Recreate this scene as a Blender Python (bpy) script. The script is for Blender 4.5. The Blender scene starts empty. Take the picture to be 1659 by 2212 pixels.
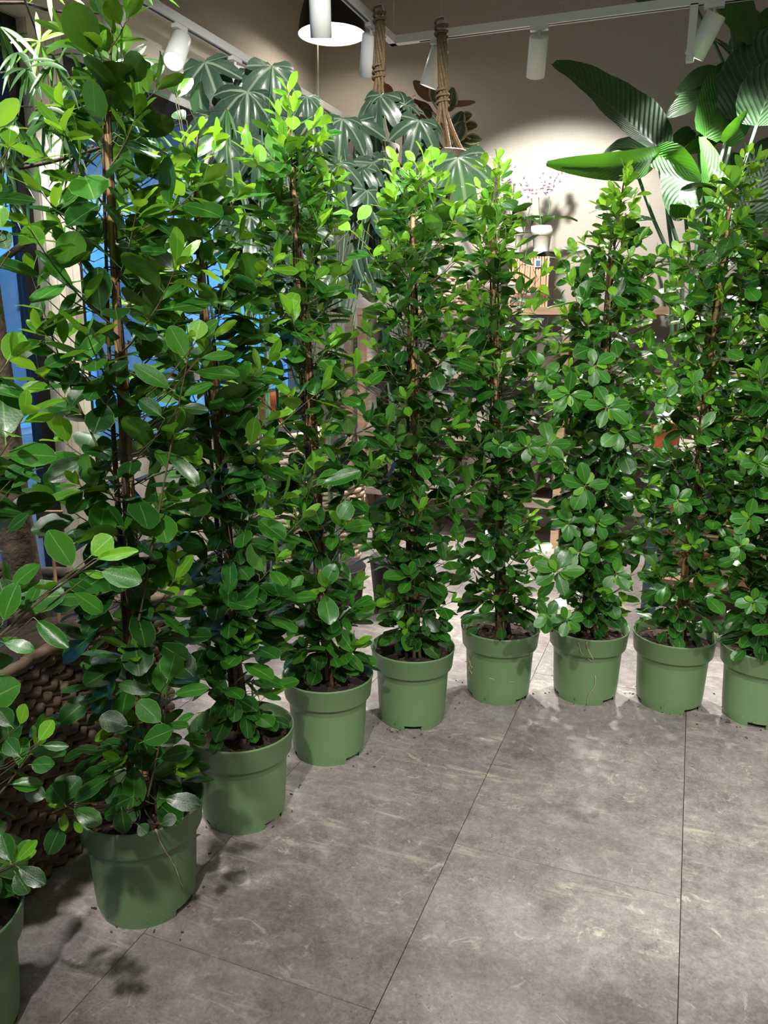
import bpy, bmesh, math, random
import numpy as np
from mathutils import Vector, Matrix

# ------------------------------------------------------------------ camera
S = bpy.context.scene
COL = S.collection
IW, IH, FPX = 1659, 2212, 1695.0
PITCH, YAW, ROLL, CAMH = math.radians(13.36), math.radians(21.15), math.radians(0.26), 1.42
fw = Vector((-math.sin(YAW)*math.cos(PITCH), math.cos(YAW)*math.cos(PITCH), -math.sin(PITCH)))
rt0 = Vector((math.cos(YAW), math.sin(YAW), 0)); up0 = rt0.cross(fw)
rt = rt0*math.cos(ROLL)+up0*math.sin(ROLL); up = up0*math.cos(ROLL)-rt0*math.sin(ROLL)
CAM = Vector((0, 0, CAMH))
cd = bpy.data.cameras.new('camera'); cam = bpy.data.objects.new('camera', cd); COL.objects.link(cam)
cd.sensor_fit = 'VERTICAL'; cd.sensor_height = 36; cd.sensor_width = 27; cd.lens = FPX/IH*36
cd.clip_start = 0.05
cam.matrix_world = Matrix(((rt.x, up.x, -fw.x, 0), (rt.y, up.y, -fw.y, 0), (rt.z, up.z, -fw.z, CAMH), (0, 0, 0, 1)))
S.camera = cam
# ------------------------------------------------------------------ world, exposure
S.cycles.max_bounces = 7; S.cycles.diffuse_bounces = 4; S.cycles.glossy_bounces = 3; S.cycles.transmission_bounces = 4; S.cycles.transparent_max_bounces = 6
S.view_settings.view_transform = 'Standard'; S.view_settings.look = 'None'
S.view_settings.exposure = 0.15; S.view_settings.gamma = 1.0; S.view_settings.use_curve_mapping = False
W = bpy.data.worlds.new('dusk_sky'); S.world = W; W.use_nodes = True
W.node_tree.nodes['Background'].inputs[0].default_value = (0.27, 0.58, 1.0, 1)
W.node_tree.nodes['Background'].inputs[1].default_value = 2.0
# ------------------------------------------------------------------ lights (soft fills and unseen spots, none in a modelled lamp)
WARM = (1.0, 0.975, 0.935)
def area(name, loc, size, power, col=WARM):
    l = bpy.data.lights.new(name, 'AREA'); l.energy = power; l.size = size; l.color = col
    o = bpy.data.objects.new(name, l); o.location = loc; COL.objects.link(o); return o
def spot_light(name, loc, target, power, angle, blend=0.4, radius=0.045, col=WARM, parent=None):
    l = bpy.data.lights.new(name, 'SPOT'); l.energy = power; l.spot_size = math.radians(angle); l.spot_blend = blend
    l.shadow_soft_size = radius; l.color = col
    o = bpy.data.objects.new(name, l); COL.objects.link(o)
    o.location = loc
    o.rotation_euler = (Vector(target)-Vector(loc)).to_track_quat('-Z', 'Y').to_euler()
    return o
area('fill_area_front', (0.9, -0.9, 3.75), 2.2, 30)  # broad fill added for ambient light
area('fill_area_back', (1.6, 3.2, 3.75), 2.0, 6)  # second added fill, lifts the rear of the room
# unseen spots without fixtures, some added only to brighten plants: (position, target, watts, angle)
for i, (p, t, w, a) in enumerate([
    ((1.30, 0.30, 2.85), (-0.20, 2.75, 0.75), 320, 52),
    ((-0.35, -0.60, 2.85), (-0.75, 2.30, 0.6), 260, 54),
    ((1.15, 0.20, 2.85), (1.05, 1.50, 0.0), 55, 62),
    ((-1.75, 0.75, 2.85), (-0.85, 1.15, 0.0), 150, 58),
    ((-1.66, 1.6, 2.85), (-1.15, 2.3, 1.3), 200, 62),
    ((-0.2, 1.3, 2.95), (-1.65, 3.3, 1.9), 420, 48),  # added to brighten the lobed leaves
    ((-0.6, 3.9, 2.85), (-0.45, 2.9, 1.2), 150, 74),  # backlight added so the upper ficus leaves glow through
    ((0.0, 4.30, 2.85), (0.0, 3.75, 0.0), 400, 72),
    ((-1.2, 4.35, 2.85), (-1.1, 3.8, 0.0), 400, 72),
    ((0.75, 3.3, 3.3), (0.30, 4.4, 1.7), 110, 46),  # added above the banana-like leaves to lift them, off any track
]):
    spot_light('unseen_spot_beam', p, t, w, a)

# ------------------------------------------------------------------ helpers
rng = random.Random(7)
V = Vector
def ray(px, py): return fw + rt*((px-IW/2)/FPX) - up*((py-IH/2)/FPX)
def atd(px, py, d): return CAM + ray(px, py)*d                      # at depth d along the view axis
def onp(px, py, ax, val):
    r = ray(px, py); return CAM + r*((val-CAM[ax])/r[ax])
def depth(p): return (V(p)-CAM).dot(fw)
def srgb(r, g, b):
    f = lambda c: (c/255/12.92) if c/255 <= .04045 else ((c/255+.055)/1.055)**2.4
    return (f(r), f(g), f(b), 1)

class MB:
    """collects verts/faces/uvs/material slots of one mesh"""
    def __init__(s): s.v = []; s.f = []; s.m = []; s.uv = {}; s.hasuv = False
    def add(s, vs, fs, m=0, uvs=None):
        o = len(s.v); s.v += [tuple(x) for x in vs]
        for i, f in enumerate(fs):
            s.f.append(tuple(o+k for k in f)); s.m.append(m)
        if uvs:
            s.hasuv = True
            for i, u in enumerate(uvs): s.uv[o+i] = u
        return s
    def box(s, c, d, m=0, rot=None):
        x, y, z = d[0]/2, d[1]/2, d[2]/2
        vs = [V((sx*x, sy*y, sz*z)) for sz in (-1, 1) for sy in (-1, 1) for sx in (-1, 1)]
        if rot is not None: vs = [rot @ q for q in vs]
        vs = [q+V(c) for q in vs]
        return s.add(vs, [(0, 2, 3, 1), (4, 5, 7, 6), (0, 1, 5, 4), (2, 6, 7, 3), (0, 4, 6, 2), (1, 3, 7, 5)], m)
    def box2(s, a, b, m=0):
        return s.box([(p+q)/2 for p, q in zip(a, b)], [abs(q-p) for p, q in zip(a, b)], m)
    def tube(s, pts, rad, n=6, m=0, cap=True):
        pts = [V(p) for p in pts]; N = len(pts)
        if not hasattr(rad, '__len__'): rad = [rad]*N
        vs = []; ref = None
        for i, p in enumerate(pts):
            t = (pts[min(i+1, N-1)]-pts[max(i-1, 0)])
            t = t.normalized() if t.length > 1e-9 else V((0, 0, 1))
            if ref is None: ref = t.orthogonal().normalized()
            ref = ref - t*ref.dot(t)
            ref = ref.normalized() if ref.length > 1e-6 else t.orthogonal().normalized()
            b = t.cross(ref)
            for k in range(n):
                a = 2*math.pi*k/n; vs.append(p+(ref*math.cos(a)+b*math.sin(a))*rad[i])
        fs = [(i*n+k, i*n+(k+1) % n, (i+1)*n+(k+1) % n, (i+1)*n+k) for i in range(N-1) for k in range(n)]
        if cap: fs += [tuple(range(n-1, -1, -1)), tuple((N-1)*n+k for k in range(n))]
        return s.add(vs, fs, m)
    def lathe(s, prof, n=32, m=0, c=(0, 0, 0), skip=None):
        c = V(c); vs = [c+V((r*math.cos(2*math.pi*k/n), r*math.sin(2*math.pi*k/n), z)) for r, z in prof for k in range(n)]
        fs = []
        for i in range(len(prof)-1):
            for k in range(n):
                if skip and skip(i, k): continue
                fs.append((i*n+k, i*n+(k+1) % n, (i+1)*n+(k+1) % n, (i+1)*n+k))
        return s.add(vs, fs, m)
    def disc(s, r, z, n=24, m=0, c=(0, 0, 0)):
        c = V(c)
        return s.add([c+V((r*math.cos(2*math.pi*k/n), r*math.sin(2*math.pi*k/n), z)) for k in range(n)], [tuple(range(n))], m)
    def mesh(s, name, mats, smooth=True):
        me = bpy.data.meshes.new(name); me.from_pydata(s.v, [], s.f); me.update()
        for mt in (mats if isinstance(mats, (list, tuple)) else [mats]): me.materials.append(mt)
        if max(s.m, default=0) > 0: me.polygons.foreach_set('material_index', s.m)
        if smooth: me.polygons.foreach_set('use_smooth', [True]*len(me.polygons))
        if s.hasuv:
            l = me.uv_layers.new(name='UVMap'); vi = np.zeros(len(me.loops), dtype=np.int32); me.loops.foreach_get('vertex_index', vi)
            a = np.zeros((len(s.v), 2), dtype=np.float32)
            for k, u in s.uv.items(): a[k] = u
            l.data.foreach_set('uv', a[vi].ravel())
        return me
    def build(s, name, mats, parent=None, smooth=True, **kw):
        return link(name, s.mesh(name, mats, smooth), parent, **kw)
def link(name, me, parent=None, loc=None, mat=None, **kw):
    o = bpy.data.objects.new(name, me); COL.objects.link(o)
    if parent is not None: o.parent = parent
    if mat is not None: o.matrix_basis = mat
    if loc is not None: o.location = loc
    for k, v in kw.items(): o[k] = v
    return o
def to_mesh(curve):
    t = bpy.data.objects.new('tmp', curve); COL.objects.link(t); bpy.context.view_layer.update()
    me = bpy.data.meshes.new_from_object(t.evaluated_get(bpy.context.evaluated_depsgraph_get())); bpy.data.objects.remove(t); me.name = curve.name; return me
def thing(name, label, cat, loc=(0, 0, 0), group=None):
    o = bpy.data.objects.new(name, None); COL.objects.link(o); o.location = loc; o.empty_display_size = .05
    o['label'] = label; o['category'] = cat
    if group: o['group'] = group
    return o
def struct(name, mb, mat, smooth=False, parent=None):
    o = mb.build(name, mat, parent, smooth)
    if parent is None: o['kind'] = 'structure'
    return o

# ------------------------------------------------------------------ materials
def nmat(name):
    m = bpy.data.materials.new(name); m.use_nodes = True
    nt = m.node_tree; return m, nt, nt.nodes['Principled BSDF'], nt.nodes['Material Output']
def N(nt, t, **kw):
    n = nt.nodes.new(t)
    for k, v in kw.items(): setattr(n, k, v)
    return n
def mixc(nt, fac, a, b, mode='MIX'):
    n = N(nt, 'ShaderNodeMix', data_type='RGBA', blend_type=mode)
    for s, x in ((n.inputs[0], fac), (n.inputs[6], a), (n.inputs[7], b)):
        if hasattr(x, 'is_linked') or isinstance(x, bpy.types.NodeSocket): nt.links.new(x, s)
        else: s.default_value = x
    return n.outputs[2]
def ramp(nt, src, stops):
    r = N(nt, 'ShaderNodeValToRGB'); e = r.color_ramp.elements
    while len(e) < len(stops): e.new(.5)
    for el, (p, c) in zip(e, stops): el.position = p; el.color = c if len(c) == 4 else (*c, 1)
    nt.links.new(src, r.inputs[0]); return r.outputs[0]
def noise(nt, scale, detail=4, rough=.55, vec=None, out=0, dist=0):
    n = N(nt, 'ShaderNodeTexNoise'); n.inputs['Scale'].default_value = scale; n.inputs['Detail'].default_value = detail
    n.inputs['Roughness'].default_value = rough; n.inputs['Distortion'].default_value = dist
    if vec is None:
        vec = N(nt, 'ShaderNodeTexCoord').outputs['Object']
    nt.links.new(vec, n.inputs['Vector']); return n.outputs[out]
def bump(nt, h, strength, dist, bs):
    b = N(nt, 'ShaderNodeBump'); b.inputs['Strength'].default_value = strength; b.inputs['Distance'].default_value = dist
    nt.links.new(h, b.inputs['Height']); nt.links.new(b.outputs[0], bs.inputs['Normal'])
def plain(name, c, rough=.5, var=.15, scale=20, metal=0, bmp=0, spec=.5):
    m, nt, bs, out = nmat(name)
    nz = noise(nt, scale)
    a = tuple(x*(1-var) for x in c[:3])+(1,); b = tuple(min(1, x*(1+var)) for x in c[:3])+(1,)
    nt.links.new(ramp(nt, nz, [(.3, a), (.7, b)]), bs.inputs['Base Color'])
    bs.inputs['Roughness'].default_value = rough; bs.inputs['Metallic'].default_value = metal
    bs.inputs['Specular IOR Level'].default_value = spec
    if bmp: bump(nt, nz, bmp, .01, bs)
    return m
def rnd(nt):
    """a random value per object and per loose piece"""
    oi = N(nt, 'ShaderNodeObjectInfo').outputs['Random']; g = N(nt, 'ShaderNodeNewGeometry').outputs['Random Per Island']
    a = N(nt, 'ShaderNodeMath', operation='ADD'); nt.links.new(oi, a.inputs[0]); nt.links.new(g, a.inputs[1])
    f = N(nt, 'ShaderNodeMath', operation='FRACT'); nt.links.new(a.outputs[0], f.inputs[0]); return f.outputs[0]
def leafmat(name, lo, hi, vein, under, trans, tfac, rough=.3, veins=.035, edge=True, side=None, edgec=None, edgew=.06, coat=.25):
    m, nt, bs, out = nmat(name)
    uv = N(nt, 'ShaderNodeUVMap').outputs[0]; sp = N(nt, 'ShaderNodeSeparateXYZ'); nt.links.new(uv, sp.inputs[0])
    r = rnd(nt); col = mixc(nt, r, lo, hi)
    nz = noise(nt, 25, 3)
    col = mixc(nt, .35, col, ramp(nt, nz, [(.3, tuple(x*.6 for x in lo[:3])), (.75, hi[:3])]))
    ab = N(nt, 'ShaderNodeMath', operation='ABSOLUTE'); nt.links.new(sp.outputs[0], ab.inputs[0])      # u: -1..1 across, 0 on the midrib
    if side:                                                                                             # side veins
        w = N(nt, 'ShaderNodeMath', operation='MULTIPLY_ADD'); nt.links.new(ab.outputs[0], w.inputs[0]); w.inputs[1].default_value = -side[1]; nt.links.new(sp.outputs[1], w.inputs[2])
        k = N(nt, 'ShaderNodeMath', operation='MULTIPLY'); nt.links.new(w.outputs[0], k.inputs[0]); k.inputs[1].default_value = side[0]
        fr = N(nt, 'ShaderNodeMath', operation='PINGPONG'); nt.links.new(k.outputs[0], fr.inputs[0]); fr.inputs[1].default_value = .5
        col = mixc(nt, ramp(nt, fr.outputs[0], [(0, (side[2],)*3), (.12, (0, 0, 0))]), col, vein)
    col = mixc(nt, ramp(nt, ab.outputs[0], [(veins*.5, (.75,)*3), (veins*1.6, (0, 0, 0))]), col, vein)
    if edge:
        col = mixc(nt, ramp(nt, ab.outputs[0], [(1-edgew*1.3, (0, 0, 0)), (1-edgew*.5, (.8 if edgec else .55,)*3)]), col, edgec or vein)
    bf = N(nt, 'ShaderNodeNewGeometry').outputs['Backfacing']
    top = col; col = mixc(nt, bf, top, mixc(nt, .65, top, under))
    nt.links.new(col, bs.inputs['Base Color'])
    bs.inputs['Roughness'].default_value = rough; bs.inputs['Coat Weight'].default_value = coat; bs.inputs['Coat Roughness'].default_value = .18
    tr = N(nt, 'ShaderNodeBsdfTranslucent'); nt.links.new(mixc(nt, .5, trans, mixc(nt, 1, trans, r, 'MULTIPLY')), tr.inputs[0])
    mx = N(nt, 'ShaderNodeMixShader'); mx.inputs[0].default_value = tfac
    nt.links.new(bs.outputs[0], mx.inputs[1]); nt.links.new(tr.outputs[0], mx.inputs[2]); nt.links.new(mx.outputs[0], out.inputs['Surface'])
    if side: bump(nt, fr.outputs[0], .35, .02, bs)
    else: bump(nt, nz, .12, .004, bs)
    return m
def emit(name, c, strength):
    m, nt, bs, out = nmat(name); bs.inputs['Base Color'].default_value = c
    bs.inputs['Emission Color'].default_value = c; bs.inputs['Emission Strength'].default_value = strength; return m
def glassmat(name, tint=(.93, .97, 1, 1)):
    m, nt, bs, out = nmat(name); nt.nodes.remove(bs)
    t = N(nt, 'ShaderNodeBsdfTransparent'); t.inputs[0].default_value = tint
    g = N(nt, 'ShaderNodeBsdfGlossy'); g.inputs['Roughness'].default_value = .03
    lw = N(nt, 'ShaderNodeLayerWeight'); lw.inputs[0].default_value = .5; mx = N(nt, 'ShaderNodeMixShader')
    p4 = N(nt, 'ShaderNodeMath', operation='POWER'); nt.links.new(lw.outputs['Facing'], p4.inputs[0]); p4.inputs[1].default_value = 4
    fz = N(nt, 'ShaderNodeMath', operation='MULTIPLY_ADD'); nt.links.new(p4.outputs[0], fz.inputs[0]); fz.inputs[1].default_value = .6; fz.inputs[2].default_value = .035
    nt.links.new(fz.outputs[0], mx.inputs[0]); nt.links.new(t.outputs[0], mx.inputs[1]); nt.links.new(g.outputs[0], mx.inputs[2])
    nt.links.new(mx.outputs[0], out.inputs['Surface']); return m

def floor_material():
    m, nt, bs, out = nmat('concrete_look_vinyl')
    pos = N(nt, 'ShaderNodeNewGeometry').outputs['Position']; oi = N(nt, 'ShaderNodeObjectInfo').outputs['Random']
    off = N(nt, 'ShaderNodeCombineXYZ'); k = N(nt, 'ShaderNodeMath', operation='MULTIPLY'); nt.links.new(oi, k.inputs[0]); k.inputs[1].default_value = 53
    for i in range(3): nt.links.new(k.outputs[0], off.inputs[i])
    ad = N(nt, 'ShaderNodeVectorMath', operation='ADD'); nt.links.new(pos, ad.inputs[0]); nt.links.new(off.outputs[0], ad.inputs[1]); vec = ad.outputs[0]
    big = noise(nt, 3.2, 6, .62, vec, dist=.4); mid = noise(nt, 14, 8, .7, vec); fine = noise(nt, 160, 3, .6, vec)
    base = ramp(nt, big, [(.34, srgb(94, 86, 86)), (.48, srgb(130, 121, 119)), (.62, srgb(166, 157, 153))])
    base = mixc(nt, .45, base, ramp(nt, mid, [(.36, srgb(88, 81, 80)), (.60, srgb(166, 158, 153))]))
    base = mixc(nt, .22, base, ramp(nt, fine, [(.35, srgb(95, 88, 82)), (.6, srgb(176, 168, 160))]))
    crk0 = noise(nt, 46, 8, .75, vec, dist=.7)
    base = mixc(nt, .26, base, ramp(nt, crk0, [(.36, srgb(84, 77, 74)), (.5, srgb(132, 124, 120)), (.62, srgb(186, 178, 168))]))
    # pale cream wear, stretched scratches across the tile
    mp = N(nt, 'ShaderNodeMapping'); mp.inputs['Scale'].default_value = (4.0, 26, 1); mp.inputs['Rotation'].default_value = (0, 0, .25); nt.links.new(vec, mp.inputs[0])
    sc = noise(nt, 1.0, 9, .75, mp.outputs[0], dist=.6); patch = noise(nt, 2.6, 3, .5, vec, dist=.8)
    a = ramp(nt, sc, [(.52, (0, 0, 0)), (.66, (1, 1, 1))]); b = ramp(nt, patch, [(.46, (0, 0, 0)), (.64, (1, 1, 1))])
    mm = N(nt, 'ShaderNodeMath', operation='MULTIPLY'); nt.links.new(a, mm.inputs[0]); nt.links.new(b, mm.inputs[1])
    mk = N(nt, 'ShaderNodeMath', operation='MULTIPLY'); nt.links.new(mm.outputs[0], mk.inputs[0]); mk.inputs[1].default_value = .75
    base = mixc(nt, mk.outputs[0], base, srgb(206, 196, 176))
    crk = noise(nt, 9, 10, .8, vec, dist=1.6)
    base = mixc(nt, ramp(nt, crk, [(.57, (0, 0, 0)), (.64, (.6,)*3)]), base, srgb(205, 196, 180))
    vo = N(nt, 'ShaderNodeTexVoronoi'); vo.inputs['Scale'].default_value = 70; nt.links.new(vec, vo.inputs['Vector'])
    pm = N(nt, 'ShaderNodeMath', operation='MULTIPLY'); nt.links.new(ramp(nt, vo.outputs['Distance'], [(.10, (.75,)*3), (.22, (0, 0, 0))]), pm.inputs[0])
    nt.links.new(ramp(nt, noise(nt, 5, 3, .6, vec), [(.50, (0, 0, 0)), (.64, (1, 1, 1))]), pm.inputs[1])
    base = mixc(nt, pm.outputs[0], base, srgb(92, 86, 80))
    nt.links.new(base, bs.inputs['Base Color']); bs.inputs['Roughness'].default_value = .42
    nt.links.new(ramp(nt, mid, [(.3, (.36,)*3), (.7, (.55,)*3)]), bs.inputs['Roughness'])
    bump(nt, mid, .08, .002, bs); return m
def potmat(name, c, dirt=True):
    m, nt, bs, out = nmat(name); tc = N(nt, 'ShaderNodeTexCoord').outputs['Object']
    col = mixc(nt, noise(nt, 6, 3), tuple(x*.92 for x in c[:3])+(1,), tuple(x*1.08 for x in c[:3])+(1,))
    sp = N(nt, 'ShaderNodeSeparateXYZ'); nt.links.new(tc, sp.inputs[0])
    hi = ramp(nt, sp.outputs[2], [(.0, (1, 1, 1)), (.075, (0, 0, 0))])
    sm = noise(nt, 70, 5, .7); a = N(nt, 'ShaderNodeMath', operation='MULTIPLY'); nt.links.new(ramp(nt, sm, [(.60, (0, 0, 0)), (.68, (1, 1, 1))]), a.inputs[0]); nt.links.new(hi, a.inputs[1])
    col = mixc(nt, a.outputs[0], col, srgb(58, 44, 30))
    sp2 = noise(nt, 190, 2, .5); b = N(nt, 'ShaderNodeMath', operation='MULTIPLY'); nt.links.new(ramp(nt, sp2, [(.70, (0, 0, 0)), (.74, (1, 1, 1))]), b.inputs[0]); nt.links.new(hi, b.inputs[1])
    col = mixc(nt, b.outputs[0], col, srgb(190, 195, 175))
    nt.links.new(col, bs.inputs['Base Color']); bs.inputs['Roughness'].default_value = .42; return m
def woodmat(name, a, b, scale=(3, 40, 40), rough=.55):
    m, nt, bs, out = nmat(name); tc = N(nt, 'ShaderNodeTexCoord').outputs['Object']
    mp = N(nt, 'ShaderNodeMapping'); mp.inputs['Scale'].default_value = scale; nt.links.new(tc, mp.inputs[0])
    n = noise(nt, 1, 6, .6, mp.outputs[0], dist=.5)
    nt.links.new(ramp(nt, n, [(.3, a), (.7, b)]), bs.inputs['Base Color']); bs.inputs['Roughness'].default_value = rough; bump(nt, n, .15, .003, bs); return m

M = {}
M['leaf'] = leafmat('ficus_leaf', srgb(18, 52, 20), srgb(44, 98, 34), srgb(98, 138, 72), srgb(78, 112, 48), srgb(92, 142, 22), .22, .36, coat=.08)
M['leaf_mid'] = leafmat('ficus_leaf_green', srgb(34, 92, 28), srgb(64, 126, 40), srgb(124, 164, 80), srgb(92, 138, 60), srgb(112, 178, 38), .28, .36, coat=.08)
M['leaf_young'] = leafmat('ficus_leaf_young', srgb(84, 150, 34), srgb(120, 182, 48), srgb(170, 206, 104), srgb(136, 184, 74), srgb(160, 214, 50), .42, .34, coat=.08)
M['petiole'] = plain('green_petiole', srgb(112, 138, 70), .45, .2, 30)
M['twig'] = plain('twig_bark', srgb(92, 84, 58), .7, .3, 60)
M['stem'] = plain('stem_bark', srgb(84, 64, 46), .75, .35, 45, bmp=.3)
M['bamboo'] = woodmat('bamboo_cane', srgb(138, 104, 68), srgb(184, 148, 104), (60, 60, 4))
M['tie'] = plain('black_tie', srgb(20, 20, 22), .4)
M['pot'] = potmat('green_plastic', srgb(104, 134, 92))
M['soil'] = plain('potting_soil', srgb(50, 37, 28), .95, .5, 60, bmp=.8)
M['chip'] = plain('bark_chip', srgb(96, 70, 48), .9, .4, 60)
M['root'] = plain('dry_root', srgb(176, 156, 124), .8, .3, 50)
M['floor'] = floor_material()
M['grout'] = plain('dark_joint', srgb(60, 55, 50), .9)
def wallmat():
    m, nt, bs, out = nmat('linen_wallpaper'); tc = N(nt, 'ShaderNodeTexCoord').outputs['Object']
    h = []
    for s in ((14, 14, 420), (420, 420, 10)):
        mp = N(nt, 'ShaderNodeMapping'); mp.inputs['Scale'].default_value = s; nt.links.new(tc, mp.inputs[0]); h.append(noise(nt, 1, 2, .5, mp.outputs[0]))
    mx = mixc(nt, .5, h[0], h[1])
    nt.links.new(ramp(nt, mx, [(.35, srgb(178, 169, 157)), (.65, srgb(194, 185, 173))]), bs.inputs['Base Color']); bs.inputs['Roughness'].default_value = .85; bump(nt, mx, .15, .001, bs); return m
M['wall'] = wallmat()
M['cream'] = plain('cream_paint', srgb(226, 218, 200), .5, .04, 6)
M['white'] = plain('white_metal', srgb(226, 228, 226), .35, .02, 8)
M['black'] = plain('black_metal', srgb(24, 25, 28), .4, .1, 12)
M['ceil'] = plain('ceiling_paint', srgb(170, 160, 148), .9, .03, 5)
M['glass'] = glassmat('clear_glass')
M['lens'] = emit('lit_lens', (1, .97, .92, 1), 14)
M['dome'] = emit('lit_dome', (1, .93, .82, 1), 1.1)
M['jute'] = plain('jute_rope', srgb(124, 102, 76), .9, .35, 120, bmp=.5)
M['cord'] = plain('pale_cord', srgb(190, 186, 176), .6)
M['palm'] = leafmat('lobed_leaf', srgb(46, 72, 54), srgb(78, 104, 84), srgb(150, 168, 140), srgb(104, 138, 84), srgb(80, 130, 44), .11, .34, veins=.045, edge=False, coat=.3)
M['needle'] = leafmat('narrow_leaf', srgb(46, 86, 54), srgb(84, 128, 62), srgb(140, 176, 96), srgb(110, 156, 70), srgb(110, 170, 40), .3, .38, edge=False)
M['needle_y'] = leafmat('narrow_leaf_fresh', srgb(96, 160, 52), srgb(134, 190, 70), srgb(170, 208, 110), srgb(140, 190, 80), srgb(150, 205, 60), .4, .38, edge=False)
M['strel'] = leafmat('banana_like_leaf', srgb(40, 70, 42), srgb(62, 100, 58), srgb(122, 144, 108), srgb(64, 108, 44), srgb(70, 124, 30), .18, .44, veins=.02, side=(13, .35, .5), edge=True, edgew=.02)
M['strel_y'] = leafmat('banana_like_leaf_fresh', srgb(46, 94, 32), srgb(60, 114, 40), srgb(84, 130, 56), srgb(72, 124, 40), srgb(84, 146, 30), .24, .44, veins=.02, side=(13, .35, .4), edge=True, edgew=.02)
M['stalk'] = plain('grey_green_stalk', srgb(92, 122, 92), .45, .15, 20)
M['rubber'] = leafmat('variegated_leaf', srgb(40, 64, 46), srgb(70, 92, 66), srgb(160, 150, 104), srgb(150, 112, 92), srgb(120, 110, 50), .15, .3, edge=True, edgec=srgb(206, 184, 130), edgew=.3)
M['rubber_r'] = leafmat('reddish_leaf_back', srgb(118, 82, 72), srgb(140, 100, 84), srgb(170, 130, 104), srgb(140, 98, 84), srgb(140, 90, 60), .15, .4, edge=False)
M['spider'] = leafmat('strap_leaf', srgb(44, 80, 56), srgb(88, 124, 92), srgb(150, 180, 140), srgb(100, 140, 96), srgb(90, 140, 60), .2, .35, edge=False)
M['petal'] = plain('orchid_petal', srgb(240, 224, 228), .5, .05, 40)
M['lip'] = plain('orchid_lip', srgb(196, 110, 140), .5, .2, 60)
M['potwhite'] = plain('white_glazed_pot', srgb(226, 216, 200), .5, .06, 12)
M['potgrey'] = plain('grey_clay_pot', srgb(170, 158, 150), .8, .12, 14, bmp=.1)
M['terra'] = plain('terracotta', srgb(206, 104, 62), .75, .12, 16)
M['wood'] = woodmat('oak_plank', srgb(148, 118, 92), srgb(184, 154, 124))
M['greywood'] = woodmat('weathered_plank', srgb(124, 110, 98), srgb(158, 142, 126))
M['slat'] = woodmat('pinkish_slat', srgb(196, 146, 116), srgb(226, 180, 150), (50, 50, 5))
M['dark'] = plain('dark_tray', srgb(30, 28, 28), .6)
M['wicker'] = woodmat('brown_wicker', srgb(78, 64, 50), srgb(134, 114, 92), (14, 14, 60), .6)
M['wickerl'] = woodmat('pale_wicker', srgb(176, 156, 132), srgb(218, 202, 178), (14, 14, 60), .6)
M['wickerd'] = woodmat('dark_wicker', srgb(70, 58, 46), srgb(112, 96, 78), (14, 14, 60), .6)
M['bark'] = plain('grey_brown_bark', srgb(98, 84, 68), .9, .35, 40, bmp=.8)
M['branch'] = plain('dark_branch', srgb(58, 46, 36), .85, .3, 40, bmp=.4)
M['board'] = plain('chalkboard', srgb(34, 30, 26), .7, .15, 30)
M['chalk'] = plain('chalk', srgb(235, 228, 214), .9, .02)
M['paper'] = plain('white_card', srgb(232, 234, 240), .6, .02)
M['bluewood'] = plain('worn_blue_paint', srgb(96, 122, 140), .7, .35, 30, bmp=.2)
M['mottle'] = plain('mottled_metal', srgb(72, 62, 56), .6, .6, 90, bmp=.3)
M['facade'] = plain('pale_facade', srgb(210, 214, 220), .8, .08, 2)
M['facade_b'] = plain('blue_shopfront', srgb(150, 206, 236), .6, .1, 3)
M['fglass'] = plain('dark_shop_glass', srgb(92, 112, 130), .15, .2, 2)
M['street'] = plain('street_paving', srgb(140, 142, 146), .9, .15, 5)
M['awning'] = plain('grey_awning', srgb(120, 120, 122), .8, .1, 4)

# ------------------------------------------------------------------ room shell
XL, XR, YF, YB, ZC = -2.71, 3.4, -2.6, 5.6, 3.9
fl = struct('floor', MB().box2((XL-.2, YF, -.06), (XR, YB, -.004)), M['grout'])
i = 0
for k in range(-3, 8):                                              # vinyl tiles 0.6 x 1.2, laid in half-bond
    x0 = -1.110+.6*k; y = 1.282+(.6 if k % 2 else 0)-4.8
    while y < YB:
        a, b = V((max(XL, x0), max(YF, y), -.012)), V((min(XR, x0+.6), min(YB, y+1.2), 0)); y += 1.2
        if b.x-a.x < .02 or b.y-a.y < .02: continue
        g = .0011
        MB().box2((a.x+g, a.y+g, a.z), (b.x-g, b.y-g, 0)).build('floor_tile', M['floor'], fl, False)
ZW, ZS, ZT = 2.646, .73, 2.586                                       # window head, sill, transom
wl = MB()
wl.box2((XL-.2, YF, ZW), (XL, YB, ZC)); wl.box2((XL-.2, YF, 0), (XL, -.6, ZW))
wl.box2((XL-.2, 3.02, 0), (XL, YB, ZS)); wl.box2((XL-.2, 5.45, ZS), (XL, YB, ZW))
struct('wall_left', wl, M['wall'])
struct('wall_back', MB().box2((XL-.2, YB, 0), (XR, YB+.15, ZC)), M['wall'])
struct('wall_right', MB().box2((XR, YF, 0), (XR+.15, YB, ZC)), M['wall'])
struct('wall_front', MB().box2((XL-.2, YF-.15, 0), (XR, YF, ZC)), M['wall'])
struct('ceiling', MB().box2((XL-.2, YF, ZC), (XR, YB, ZC+.1)), M['ceil'])
struct('baseboard_back', MB().box2((XL, YB-.015, 0), (XR, YB, .09)), M['cream'])
# cream pilaster between the two windows, with grooves
pl = MB()
for k in range(4): pl.box2((XL-.07, 2.825+.05*k, 0), (XL+.03, 2.87+.05*k, ZW))
pl.box2((XL-.07, 2.82, 0), (XL+.02, 3.02, ZW)); struct('trim_1', pl, M['cream'])
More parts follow.
